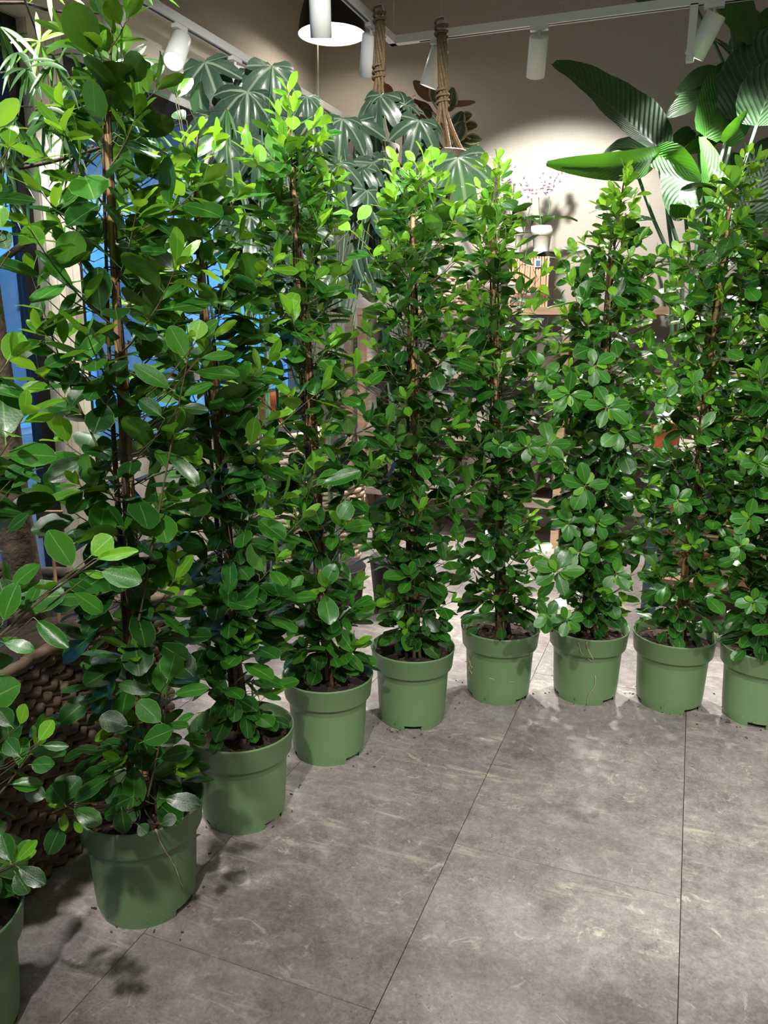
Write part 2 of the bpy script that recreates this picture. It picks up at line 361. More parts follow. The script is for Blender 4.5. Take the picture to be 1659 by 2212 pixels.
# light box above the windows
struct('trim_2', MB().box2((XL, YF, ZW), (XL+.10, YB, ZW+.24)), M['cream'])
struct('trim_3', MB().box2((XL, YF, ZW+.24), (XL+.13, YB, ZW+.27)), M['cream'])
def window(n, y0, y1, z0, dark):
    r = thing(f'window_{n}', '', '', (0, 0, 0)); del r['label']; del r['category']; r['kind'] = 'structure'
    w = .075; m = M['black']
    f = MB(); f.box2((XL-.075, y0, z0), (XL-.02, y0+w, ZW)); f.box2((XL-.075, y1-w, z0), (XL-.02, y1, ZW)); f.box2((XL-.075, y0, z0), (XL-.025, y1, z0+.07)); f.box2((XL-.075, y0, ZT-.09), (XL-.025, y1, ZT))
    f.build('window_frame', m, r, False)
    MB().box2((XL-.19, y0, ZT), (XL-.03, y1, ZW)).build('transom', M['white'], r, False)
    MB().box2((XL-.055, y0+w, z0+.07), (XL-.045, y1-w, ZT-.09)).build('pane', M['glass'], r, False)
window(1, -.6, 2.82, .02, True); window(2, 3.02, 5.45, ZS, True)
# outside: paving, a facade across the way, an awning over the windows
struct('ground', MB().box2((-16, -10, -.12), (XL-.2, 30, -.06)), M['street'])
bd = thing('building', 'pale building with blue shopfronts across the street behind the windows', 'building', (-8.5, 6, -.06))
MB().box2((-1.5, -14, 0), (0, 22, 3.4)).build('wall', M['facade'], bd, False)
MB().box2((-1.45, -14, 3.4), (.03, 22, 9)).build('upper_wall', M['awning'], bd, False)
for k in range(11):
    y = -12+3.1*k
    MB().box2((-.1, y, .1), (.06, y+2.7, 3.1)).build('shopfront', M['facade_b'], bd, False)
    p = MB().box2((0, y+.2, .5), (.09, y+2.5, 2.3)).build('shop_window', M['fglass' if k % 3 else 'facade_b'], bd, False)
    MB().box2((-.1, y+.2, 3.6), (.05, y+2.4, 5.8)).build('window', M['fglass'], bd, False)
fc = bpy.data.curves.new('shop_lettering', 'FONT'); fc.body = 'Epu'; fc.size = .62; fc.extrude = .01; fc.shear = .3; fc.materials.append(M['facade'])
fo = link('lettering', to_mesh(fc), bd); q = onp(38, 672, 0, -8.38); fo.location = q-bd.location; fo.rotation_euler = (math.pi/2, 0, math.pi/2)
aw = thing('awning', 'grey awning stretched outside above the windows', 'awning', (XL-.25, 3, 2.95))
MB().add([(0, -5, 0), (0, 6, 0), (-1.7, 6, -.12), (-1.7, -5, -.12), (0, -5, -.02), (0, 6, -.02), (-1.7, 6, -.14), (-1.7, -5, -.14)],
         [(0, 1, 2, 3), (7, 6, 5, 4), (2, 1, 5, 6), (0, 3, 7, 4), (3, 2, 6, 7), (1, 0, 4, 5)]).build('cloth', M['awning'], aw, False)
MB().box2((-1.76, -5, -.17), (-1.68, 6, -.10)).build('front_rail', M['white'], aw, False)

# ------------------------------------------------------------------ lighting track and lamps
TZ, TY, TX = onp(850, 95, 1, 4.4).z, 4.4, onp(850, 95, 1, 4.4).x
tk = thing('light_track', 'white angled lighting track hanging in front of the back wall', 'track', (TX, TY, TZ))
MB().box2((-.018, -.02, -.005), (2.3, .02, .035)).box2((-.018, -3.9, -.005), (.018, .02, .035)).build('rail', M['white'], tk, False)
MB().box2((-.006, -3.6, -.007), (.006, -.12, -.004)).box2((.15, -.006, -.007), (2.2, .006, -.004)).build('slot', M['black'], tk, False)
for x, y in ((.0, -2.4), (.9, 0), (1.9, 0), (0, 0)): MB().tube([(x, y, .03), (x, y, ZC-TZ)], .003).build('hanger', M['cord'], tk)
e = onp(1499, 25, 1, 4.4); b2 = onp(1497, 134, 1, 4.4)
MB().box2((e.x-TX-.018, -.02, b2.z-TZ), (e.x-TX+.018, .015, 0)).build('drop_bar', M['white'], tk, False)
LX = -2.4; LZ = onp(400, 62, 0, LX).z
t2 = thing('light_track', 'white straight lighting track along the wall above the windows', 'track', (LX, 0, LZ))
MB().box2((-.02, -1.5, 0), (.02, 5.55, .04)).build('rail', M['white'], t2, False)
MB().box2((-.006, -1.4, -.002), (.006, 5.5, .002)).build('slot', M['black'], t2, False)
for y in (0.2, 2.6, 5.0): MB().tube([(0, y, .03), (0, y, ZC-LZ)], .004).build('hanger', M['cord'], t2)
def fixture(joint, aim, label, power, angle, tgt=None, r=.048, L=.19, drop=.05, tx=True):
    j = V(joint); d = V(aim).normalized()
    t = thing('track_spotlight', label, 'spotlight', j, 'white spotlights on the tracks')
    MB().box((0, 0, -.010), (.09, .03, .02) if tx else (.03, .09, .02)).build('adapter', M['white'], t, False)
    MB().tube([(0, 0, -.015), (0, 0, -drop)], .008, 8).build('arm', M['white'], t)
    rot = (-d).to_track_quat('Z', 'Y').to_matrix(); c = V((0, 0, -drop-.02))
    mb = MB(); prof = [(.001, L/2-.001), (r*.94, L/2-.001), (r, L/2-.006), (r, -L/2), (r*.9, -L/2), (r*.86, -L/2+.02)]
    mb.lathe(prof, 24); mb.v = [tuple(c+d*(L*.36)+rot @ V(q)) for q in mb.v]; mb.build('body', M['white'], t)
    le = MB().disc(r*.88, -L/2+.018, 24); le.f = [f[::-1] for f in le.f]; le.v = [tuple(c+d*(L*.36)+rot @ V(q)) for q in le.v]; le.build('lens', M['lens'], t, False)
    src = j+c+d*(L*.36)+d*(L/2+.01)
    spot_light('spotlight_beam', src, src+d if tgt is None else tgt, power, angle)
DN = V((0, 0, -1))
def jp(px, py, back=True): return onp(px, py, 1, TY) if back else onp(px, py, 0, TX)
def on_track(p, back): return V((p.x, TY, TZ-.005)) if back else V((TX, p.y, TZ-.005))
fixture(on_track(jp(802, 62, False), False), fw*.55+DN*.8-rt*.12, 'white spotlight on the left arm of the angled track, beside the first rope', 26, 60, tx=False)
fixture(on_track(jp(690, -45, False), False), fw*.35+DN*.9, 'white spotlight hanging in front of the black pendant lamp', 40, 60, tx=False)
fixture(on_track(jp(948, 88), True), fw*.2+DN*.9-rt*.32, 'tilted white spotlight half hidden behind the second rope', 26, 55)
fixture(on_track(jp(1165, 60), True), fw*.62+DN*.78+rt*.04, 'white spotlight in the middle of the bare back wall', 135, 96, tgt=onp(1185, 640, 1, YB))
fixture(on_track(jp(1543, 18), True), fw*.35+DN*.8-rt*.35, 'white spotlight behind the big banana-like leaves', 9, 60)
def lp(px, py): return V((LX, onp(px, py, 0, LX).y, LZ))
fixture(lp(388, 62), -fw*.5-rt*.06-up*.85, 'lit white spotlight facing out over the windows, its lens glowing', 26, 80, tx=False)
fixture(lp(508, 128), DN+rt*-.1, 'white spotlight behind the drooping lobed leaves by the corner', 5, 60, tx=False)
fixture(lp(244, -22), DN-rt*.12, 'white spotlight at the top edge above the tallest potted ficus', 26, 75, tx=False)
pc = onp(717, 75, 1, 5.0)
pd = thing('pendant_lamp', 'black dome pendant lamp with a glowing white inside', 'lamp', (pc.x, 5.0, pc.z), None)
R0 = .212
MB().lathe([(R0, 0), (R0*.985, .03), (R0*.93, .10), (R0*.8, .19), (R0*.58, .27), (R0*.3, .315), (.03, .33), (.03, .40), (.012, .42)], 40).build('shade', M['black'], pd)
MB().lathe([(R0, 0), (R0*.97, .001), (R0*.955, .03), (R0*.9, .10), (R0*.77, .185), (R0*.55, .262), (.001, .31)], 40).build('lamp_inside', M['dome'], pd)
MB().tube([(0, 0, .4), (0, 0, ZC-pc.z)], .005).build('cord', M['black'], pd)
l = bpy.data.lights.new('pendant_bulb', 'POINT'); l.energy = 5; l.shadow_soft_size = .06; l.color = WARM
o = bpy.data.objects.new('pendant_bulb', l); o.location = (pc.x, 5.0, pc.z+.06); COL.objects.link(o)

# ------------------------------------------------------------------ leaves
def leaf_mb(seed, lenseg=6, pet=.13, wid=.29, tipk=.75, curl=.12, fold=.12, matblade=0, matpet=1, sharp=.0):
    """obovate leaf of unit length along +Y, upper side +Z; petiole first"""
    r = random.Random(seed); mb = MB(); rows = []; uv = []
    ss = (0, .1, .3, .54, .78, .94, 1); n = 6; bend = curl*(.6+.9*r.random()); tw = r.uniform(-.25, .25); asym = r.uniform(-.08, .08)
    for i in range(n+1):
        s = ss[i]
        w = wid*(math.sin(math.pi*s**tipk)**.58 if 0 < s < 1 else (.04 if s == 0 else .36))
        z = -bend*s*s
        for k in (-1, -.5, 0, .5, 1):
            y = pet+(1-pet)*(s-(.055*k*k if i == n else 0))
            zz = z+fold*abs(k)*w*1.2*(1-.5*s)+tw*k*w*s*.5 + .02*math.sin(7*s+3*k+seed)*abs(k)
            rows.append((k*w*(1+asym*k), y, zz)); uv.append((k, s))
    fs = [(i*5+k, i*5+k+1, (i+1)*5+k+1, (i+1)*5+k) for i in range(n) for k in range(4)]
    mb.add(rows, fs, matblade, uv)
    p = [(0, 0, .0), (0, pet*.5, .004), (0, pet+.03, -.004)]
    mb.tube(p, [.014, .011, .009], 3, matpet, cap=False)
    for k in range(len(rows), len(mb.v)): mb.uv[k] = (.3, .5)
    return mb
LV = {}
for key, mt in (('m', 'leaf'), ('g', 'leaf_mid'), ('y', 'leaf_young')):
    LV[key] = []
    for k in range(5):
        wid = (.27, .30, .25, .32, .28)[k]*(.9 if key == 'y' else 1)
        mb = leaf_mb(k*7+3, wid=wid, tipk=(1.25, 1.45, 1.1, 1.3, 1.2)[k], curl=(.10, .2, .05, .14, -.04)[k], fold=(.12, .2, .3, .05, .16)[k])
        LV[key].append((mb, mb.mesh(f'ficus_leaf_{key}', [M[mt], M['petiole']])))
def frame(p, d, n, L, wscale=1.0):
    d = V(d).normalized(); n = V(n); n = n-d*n.dot(d)
    n = n.normalized() if n.length > 1e-4 else d.orthogonal().normalized()
    x = d.cross(n)
    return Matrix(((x.x*L*wscale, d.x*L, n.x*L, p[0]), (x.y*L*wscale, d.y*L, n.y*L, p[1]), (x.z*L*wscale, d.z*L, n.z*L, p[2]), (0, 0, 0, 1)))
def mass(name, items, mats, parent, label=None):
    """many leaves [(mb, matrix)] joined into one mesh"""
    vs = []; fs = []; mi = []; uvs = []; o = 0
    for mb, mt in items:
        a = np.array(mb.v); m4 = np.array(mt); w = a @ m4[:3, :3].T+m4[:3, 3]; vs.append(w)
        fs += [tuple(o+k for k in f) for f in mb.f]; mi += mb.m
        uvs.append(np.array([mb.uv[k] for k in range(len(mb.v))])); o += len(a)
    v = np.concatenate(vs); u = np.concatenate(uvs).astype(np.float32)
    me = bpy.data.meshes.new(name); me.from_pydata(v.tolist(), [], fs)
    for mm in mats: me.materials.append(mm)
    me.polygons.foreach_set('material_index', mi); me.polygons.foreach_set('use_smooth', [True]*len(me.polygons))
    l = me.uv_layers.new(name='UVMap'); vi = np.zeros(len(me.loops), dtype=np.int32); me.loops.foreach_get('vertex_index', vi)
    l.data.foreach_set('uv', u[vi].ravel()); me.update()
    ob = link(name, me, parent, kind='stuff'); return ob
class Leaves:
    """leaves of one plant: the 300 largest in view become parts, the rest one part"""
    def __init__(s, root): s.root = root; s.items = []
    def add(s, key, p, d, n, L, ws=1.0, k=None, pr=0):
        k = rng.randrange(5) if k is None else k
        s.items.append((key, k, frame(V(p)-s.root.location, d, n, L, ws), V(p), L, pr, V(n)))
    def finish(s, limit=300):
        def score(it):
            q = it[3]; z = depth(q)
            if z < .1: return -9
            x = (q-CAM).dot(rt)/z*FPX+IW/2; y = IH/2-(q-CAM).dot(up)/z*FPX
            ins = -40 < x < IW+40 and -40 < y < IH+40
            return it[5]*10+(1 if ins else 0)+it[4]/z*8-((q-s.root.location).dot(fw))*1.5
        it = sorted(s.items, key=score, reverse=True)
        for key, k, m, *_ in it[:limit]: link('leaf', LV[key][k][1], s.root, mat=m)
        rest = it[limit:]
        if rest:
            mats = [M['leaf'], M['petiole'], M['leaf_mid'], M['leaf_young']]
            lut = {'m': {0: 0, 1: 1}, 'g': {0: 2, 1: 1}, 'y': {0: 3, 1: 1}}; pre = []
            for key, k, m, *_ in rest:
                mb = LV[key][k][0]; nb = MB(); nb.v = mb.v; nb.f = mb.f; nb.uv = mb.uv; nb.m = [lut[key][q] for q in mb.m]; pre.append((nb, m))
            mass('foliage', pre, mats, s.root)
            print('FICUS', s.root.name, len(s.items))

# ------------------------------------------------------------------ potted ficus
RR, RB, PH = .153, .117, .283
def pot_mesh(notch_ang):
    n = 60; prof = [(RB, 0), (RB+.004, .020), (RB+.007, .05), (.1315, .204), (.132, .2065), (.1425, .2075), (.1455, .212), (.1515, .275), (.1540, .278), (.1542, .2825), (.1520, .2845), (.1490, .281), (.1435, .215), (.132, .20), (RB, .03), (RB-.004, .018), (.001, .018)]
    na = [notch_ang+2*math.pi*j/3 for j in range(3)]
    def skip(i, k):
        if i != 0: return False
        a = 2*math.pi*(k+.5)/n
        return any(abs((a-b+math.pi) % (2*math.pi)-math.pi) < .27 for b in na)
    mb = MB(); mb.lathe(prof, n, skip=skip)
    mb.lathe([(RB-.008, .0), (RB-.006, .020)], n, skip=lambda i, k: skip(0, k))
    # feet under the wall between the notches
    mb.lathe([(RB-.008, .0005), (RB, .0005)], n, skip=lambda i, k: skip(0, k))
    return mb
def soil_mesh(r, z, seed):
    rr = random.Random(seed); mb = MB(); vs = [(0, 0, z+.012)]; fs = []
    n = 28
    for i in range(1, 6):
        for k in range(n):
            a = 2*math.pi*k/n; q = r*i/5
            vs.append((q*math.cos(a), q*math.sin(a), z+(rr.uniform(-.006, .010) if i < 5 else -.004)))
    fs += [(0, 1+k, 1+(k+1) % n) for k in range(n)]
    fs += [(1+(i-1)*n+k, 1+i*n+k, 1+i*n+(k+1) % n, 1+(i-1)*n+(k+1) % n) for i in range(1, 5) for k in range(n)]
    return mb.add(vs, fs)
def interp(x, pts):
    for (a, p), (b, q) in zip(pts, pts[1:]):
        if x <= b: return p+(q-p)*(x-a)/(b-a)
    return pts[-1][1]
ENV = [(0, .13), (.12, .17), (.35, .235), (.62, .26), (.78, .22), (.88, .12), (1, .035)]
def polyline(pts, n):
    """n points along a polyline with smoothed corners"""
    pts = [V(p) for p in pts]; d = [0]
    for a, b in zip(pts, pts[1:]): d.append(d[-1]+(b-a).length)
    out = []
    for i in range(n):
        s = d[-1]*i/(n-1)
        for j in range(len(pts)-1):
            if s <= d[j+1]+1e-9:
                t = (s-d[j])/max(1e-9, d[j+1]-d[j]); out.append(pts[j].lerp(pts[j+1], t)); break
    return out
def ficus(base, label, stake_px, top_px, seed, notch, env=ENV, nlat=57, droop=.15, lsize=0.090, feats=(), twigs=(), rosettes=(), pnear=None, core=151, face=.25, roots=()):
    bx, by = base; r = random.Random(seed)
    root = thing('potted_ficus', label, 'plant', (bx, by, 0), 'potted ficus trees in green plastic pots')
    view = V((bx, by, 0)); vdir = view.normalized()                            # horizontal, away from the camera
    side = V((vdir.y, -vdir.x, 0))
    pa = math.atan2(-vdir.y, -vdir.x)
    pot_mesh(pa+notch).build('pot', M['pot'], root)
    soil_mesh(.140, .246, seed).build('soil', M['soil'], root)
    cm = MB()
    for k in range(46):
        a, q = r.uniform(0, 6.28), .13*math.sqrt(r.random()); p = V((q*math.cos(a), q*math.sin(a), .252))
        cm.box(p, (r.uniform(.004, .016), r.uniform(.003, .008), .004), 0, Matrix.Rotation(r.uniform(0, 3), 3, 'Z') @ Matrix.Rotation(r.uniform(-.5, .5), 3, 'X'))
    cm.build('bark_chips', M['chip'], root, False, kind='stuff')
    def vert(px, py):                                                           # point on the upright plane through the plant facing the camera
        d = ray(px, py); t = view.dot(vdir)/V((d.x, d.y, 0)).dot(vdir); return CAM+d*t
    loc = root.location
    soil = V((bx, by, .24)); stake = vert(*stake_px); top = vert(*top_px)
    sdir = (stake-soil)
    def axis(s):                                                                # s 0..1 soil -> top
        zt = soil.z+(top.z-soil.z)*s
        if zt <= stake.z: return soil+sdir*((zt-soil.z)/sdir.z)
        return stake.lerp(top, (zt-stake.z)/max(1e-6, top.z-stake.z))
    # bamboo canes, ties
    for k, (off, ln) in enumerate(((V((0, 0, 0)), 1.0), (side*.013+vdir*.006, .72))):
        a = soil+off-V((0, 0, .03)); b = soil+sdir*ln+off; m = MB(); pts = polyline([a, b], 34)
        m.tube([p-loc for p in pts], [.0068*(1.16 if i % 6 == 5 else 1) for i in range(34)], 8); m.build('bamboo_stake', M['bamboo'], root)
    for k in range(5):
        c = axis(.16+.14*k)-loc; m = MB(); m.tube([c+side*math.cos(a)*.019+vdir*math.sin(a)*.019+V((0, 0, .002*math.sin(2*a))) for a in np.linspace(0, 6.28, 13)], .0017, 4); m.build('tie', M['tie'], root)
    # stems wound beside the canes
    for k in range(4):
        a0 = r.uniform(0, 6.28); e = (1.0, .93, .9, .82)[k]; start = soil+(side*math.cos(a0)+vdir*math.sin(a0))*.045
        pts = []; n = 22
        for i in range(n):
            s = e*i/(n-1); c = axis(s); w = .019*(1-.75*max(0, s-.6)/.4); aa = a0+s*2.2
            p = c+(side*math.cos(aa)+vdir*math.sin(aa))*w
            pts.append(start.lerp(p, min(1, i/4)) if i < 4 else p)
        MB().tube([p-loc for p in pts], [.0075-(.0053)*i/(n-1) for i in range(n)], 6).build('stem', M['stem'], root)
    L = Leaves(root); tw = MB(); pt = MB()
    def shoot(pts, rad0, step=.024, first=.12, young=3, size=lsize, dr=droop, key0='m', term=True, pr=0, fc=face):
        pts = [V(p) for p in pts]; n = len(pts)
        (tw if rad0 > .0014 else pt).tube([p-loc for p in pts], [rad0*(1-.6*i/(n-1)) for i in range(n)], 4, cap=False)
        tot = sum((b-a).length for a, b in zip(pts, pts[1:])); cnt = max(2, int(tot*(1-first)/step)); ph = r.uniform(0, 6.28)
        for j in range(cnt):
            s = first+(1-first)*(j+.5)/cnt; q = s*(n-1); i0 = min(n-2, int(q)); p = pts[i0].lerp(pts[i0+1], q-i0)
            d = (pts[i0+1]-pts[i0]).normalized(); ph += 2.4+r.uniform(-.3, .3)
            o1 = d.orthogonal().normalized(); o2 = d.cross(o1); o = o1*math.cos(ph)+o2*math.sin(ph)
            ld = d*.55+o*.85; ld.z -= dr*r.uniform(.0, 1.6); ld.z += .12
            nn = V((0, 0, 1))+V((r.gauss(0, .35), r.gauss(0, .35), 0))-vdir*fc*r.uniform(0, 2)+o*.2
            last = cnt-j
            key = 'y' if last <= young-1 and young else ('g' if (last <= young+2 or r.random() < .12) else key0)
            L.add(key, p, ld, nn, size*r.uniform(.75, 1.2)*(.72 if key == 'y' else 1), r.uniform(.88, 1.12), pr=pr)
        if term:
            d = (pts[-1]-pts[-2]).normalized()
            for j in range(3):
                a = j*2.1+r.random(); o1 = d.orthogonal().normalized(); o = o1*math.cos(a)+d.cross(o1)*math.sin(a)
                L.add('y' if young else 'g', pts[-1], d+o*.45, o*-1+V((0, 0, .5)), size*r.uniform(.45, .8), .8, pr=pr)
    H = top.z-soil.z
    for k in range(nlat):
        s = .035+.93*((k+.5)/nlat)**.96; p = axis(s); az = k*2.39996+r.uniform(-.35, .35)
        out = V((math.cos(az), math.sin(az), 0)); R = .84*interp(s, env)*r.uniform(.55, 1.22)
        rise = R*r.uniform(.35, 1.0)
        if out.dot(vdir) > .25: R *= .85
        a = p; c = p+out*R*.6+V((0, 0, rise*.35)); e = p+out*R+V((0, 0, rise))
        pts = [a.lerp(c, t).lerp(c.lerp(e, t), t) for t in np.linspace(0, 1, 7)]
        if abs(e.x) > 99: continue
        shoot(pts, .0024 if s < .85 else .0016, young=(3 if s > .5 else (2 if r.random() < .5 else 0)), key0=('m' if s < .7 else ('g' if r.random() < .6 else 'm')))
    # leaves close to the stems
    for k in range(core):
        s = .05+.9*r.random(); p = axis(s); az = r.uniform(0, 6.28) if (s > .62 or k % 2) else pa+r.gauss(0, .8); out = V((math.cos(az), math.sin(az), 0))
        q = p+out*r.uniform(.02, .085); pt.tube([p-loc, (p+q)/2+V((0, 0, .012))-loc, q-loc], .0009, 3, cap=False)
        L.add('m', q, out+V((0, 0, r.uniform(-.5, .7))), V((r.gauss(0, .4), r.gauss(0, .4), 1))-vdir*face, lsize*r.uniform(.8, 1.2))
    for k in range(26):                                                         # low leaves drooping over the rim
        az = r.uniform(0, 6.28); out = V((math.cos(az), math.sin(az), 0)); p = axis(r.uniform(.03, .10)); q = p+out*r.uniform(.05, .12)+V((0, 0, r.uniform(-.01, .03)))
        tw.tube([p-loc, (p+q)/2+V((0, 0, .012))-loc, q-loc], .0011, 3, cap=False)
        L.add('g' if r.random() < .2 else 'm', q, out+V((0, 0, r.uniform(-.7, .2))), V((r.gauss(0, .3), r.gauss(0, .3), 1))-vdir*.3, lsize*r.uniform(.65, 1.0))
    # leading shoot above the cane
    n = 8; p0 = axis(.86); shoot([axis(.86+.14*i/(n-1)) for i in range(n)], .003, step=.021, first=.05, young=5, key0='g', size=lsize*.85, pr=1)
    # twigs followed from the photograph: [(px,py,depth offset)...]
    for tpts, kw in twigs:
        q = [atd(x, y, depth(axis(.5)) + dz) for x, y, dz in tpts]
        shoot(polyline(q, 10), kw.get('r', .0026), pr=2, **{k: v for k, v in kw.items() if k != 'r'})
    D0 = depth((bx, by, 1.1))
    for f in feats:                                                             # single leaves: base px, tip px, width px, kind, depth offset
        x0, y0, x1, y1, w, key = f[:6]; dz = f[6] if len(f) > 6 else -.18
        a = atd(x0, y0, D0+dz); ln = math.hypot(x1-x0, y1-y0); tilt = (f[7] if len(f) > 7 else r.uniform(-.25, .35))
        b = atd(x1, y1, D0+dz-tilt*ln/FPX*(D0+dz)); Lw = (b-a).length; d = (b-a).normalized()
        n = -fw*1.0+V((0, 0, .55)); k = r.randrange(5)
        wid = 2*(.27, .30, .25, .32, .28)[k]*(.86 if key == 'y' else 1)
        Lt = Lw*1.0; ws = (w/FPX*(D0+dz))/(wid*Lt)
        L.add(key, a, d, n, Lt, min(1.8, max(.5, ws)), k=k, pr=3)
        ax = axis(.5); hd = V((a.x-ax.x, a.y-ax.y, 0)).length                    # a twig back to the stems, rising to the leaf
        ax = axis(min(.93, max(.02, (a.z-.55*hd-soil.z)/H)))
        tw.tube([a-loc, a.lerp(ax, .3)+V((0, 0, -.02))-loc, a.lerp(ax, .7)+V((0, 0, -.02))-loc, ax-loc], [.0010, .0013, .0016, .0018], 4, cap=False)
    for (px, py, sz, dz) in rosettes:                                           # leaf rosettes turned to the aisle
        c = atd(px, py, D0+dz); ax = axis(min(.95, max(.05, (c.z-.08-soil.z)/H)))
        tw.tube([ax-loc, ax.lerp(c, .5)+V((0, 0, -.02))-loc, c-loc], [.0024, .002, .0014], 4, cap=False)
        ph = r.uniform(0, 6)
        for j in range(7):
            a = ph+j*2.4; o = rt*math.cos(a)+up*math.sin(a); y = j >= 5
            L.add('y' if y else 'g', c+fw*.004*j-fw*.02*y, o-fw*r.uniform(.0, .5)-V((0, 0, .15)), -fw+V((0, 0, .6))+o*.1, sz*(.62 if y else r.uniform(.85, 1.15)), 1.05, pr=3)
    tw.build('branches', M['twig'], root, kind='stuff'); pt.build('twigs', M['petiole'], root, kind='stuff')
    L.finish()
    for pts in roots:
        m = MB(); q = [p-loc for p in polyline([onpot(root, *p) for p in pts], 14)]; m.tube([c+V((r.uniform(-1, 1), r.uniform(-1, 1), r.uniform(-1, 1)))*.0012 for c in q], .0016, 5); m.build('root', M['root'], root)
    return root
def onpot(root, px, py):
    """the point of the pot's outside seen at a pixel (a hair proud of it)"""
    d = ray(px, py); bx, by = root.location.x, root.location.y; best = None
    for i in range(400):
        p = CAM+d*(depth(root.location)-.35+i*.001); q = math.hypot(p.x-bx, p.y-by)
        rad = (RB+.008+(.1315-RB-.008)*min(1, max(0, p.z-.05)/.15) if p.z < .205 else .1455+(.0086)*min(1, (p.z-.213)/.07))+.0025
        if q <= rad or p.z <= .003: return p
    return p
P1, P2, P3, P4, P5, P6, P7, P8, P9 = (-1.300, .925), (-1.182, 1.393), (-1.140, 1.796), (-1.058, 2.215), (-.867, 2.540), (-.613, 2.851), (-.291, 2.978), (.023, 3.028), (.336, 3.026)
SLIM = [(0, .13), (.12, .18), (.35, .22), (.62, .215), (.78, .18), (.9, .12), (1, .04)]
WIDE = [(0, .16), (.12, .2), (.35, .25), (.62, .25), (.78, .21), (.9, .13), (1, .05)]
SPIRE = [(0, .13), (.15, .2), (.4, .25), (.62, .26), (.73, .22), (.82, .09), (1, .03)]
ficus(P1, 'potted ficus cut off at the bottom corner, only the pot edge showing', (-150, 420), (-150, 150), 11, .9, SLIM, nlat=26, lsize=0.100, core=50,
      twigs=[(((-60, 1430, -.1), (60, 1318, -.12), (130, 1265, -.14), (208, 1212, -.15)), dict(r=.0042, young=2, key0='g', step=.06, size=.06)),
             (((-40, 1760, -.05), (20, 1690, -.06), (75, 1615, -.08)), dict(young=2, step=.035, size=.06)),
             (((-40, 1900, -.1), (5, 1880, -.1), (32, 1862, -.12)), dict(young=2, step=.03, size=.06)),
             (((-60, 700, 0), (-20, 520, 0), (15, 330, 0)), dict(young=3, step=.04, size=.07))],
      feats=[(162, 1232, 104, 1146, 58, 'g', -.12), (192, 1205, 240, 1158, 62, 'y', -.14), (202, 1208, 296, 1188, 30, 'y', -.14), (206, 1232, 307, 1258, 50, 'g', -.14),
             (5, 1350, 28, 1262, 56, 'g', -.1), (72, 1333, 146, 1398, 38, 'g', -.12), (150, 1272, 222, 1322, 40, 'g', -.1), (0, 1386, 70, 1402, 32, 'g', -.1), (20, 1322, -4, 1250, 60, 'm', -.05),
             (42, 1570, 56, 1520, 30, 'y', -.1), (80, 1606, 116, 1556, 34, 'y', -.1), (48, 1640, 8, 1598, 40, 'm', -.1), (62, 1652, 116, 1650, 38, 'm', -.08), (85, 1610, 148, 1612, 22, 'm', -.1), (30, 1575, -5, 1530, 40, 'm', -.05),
             (25, 1868, 2, 1800, 42, 'm', -.14), (30, 1866, 82, 1815, 24, 'y', -.16), (33, 1868, 62, 1818, 36, 'g', -.13), (34, 1870, 92, 1910, 40, 'm', -.15), (30, 1880, 60, 1930, 46, 'm', -.13),
             (20, 318, 20, 264, 42, 'y', -.1), (5, 500, -8, 440, 44, 'y', -.1), (22, 545, -6, 498, 44, 'g', -.08), (60, 1000, 12, 1030, 36, 'm', 0), (15, 1150, 60, 1110, 32, 'm', 0), (20, 1060, 65, 1015, 30, 'g', 0)])
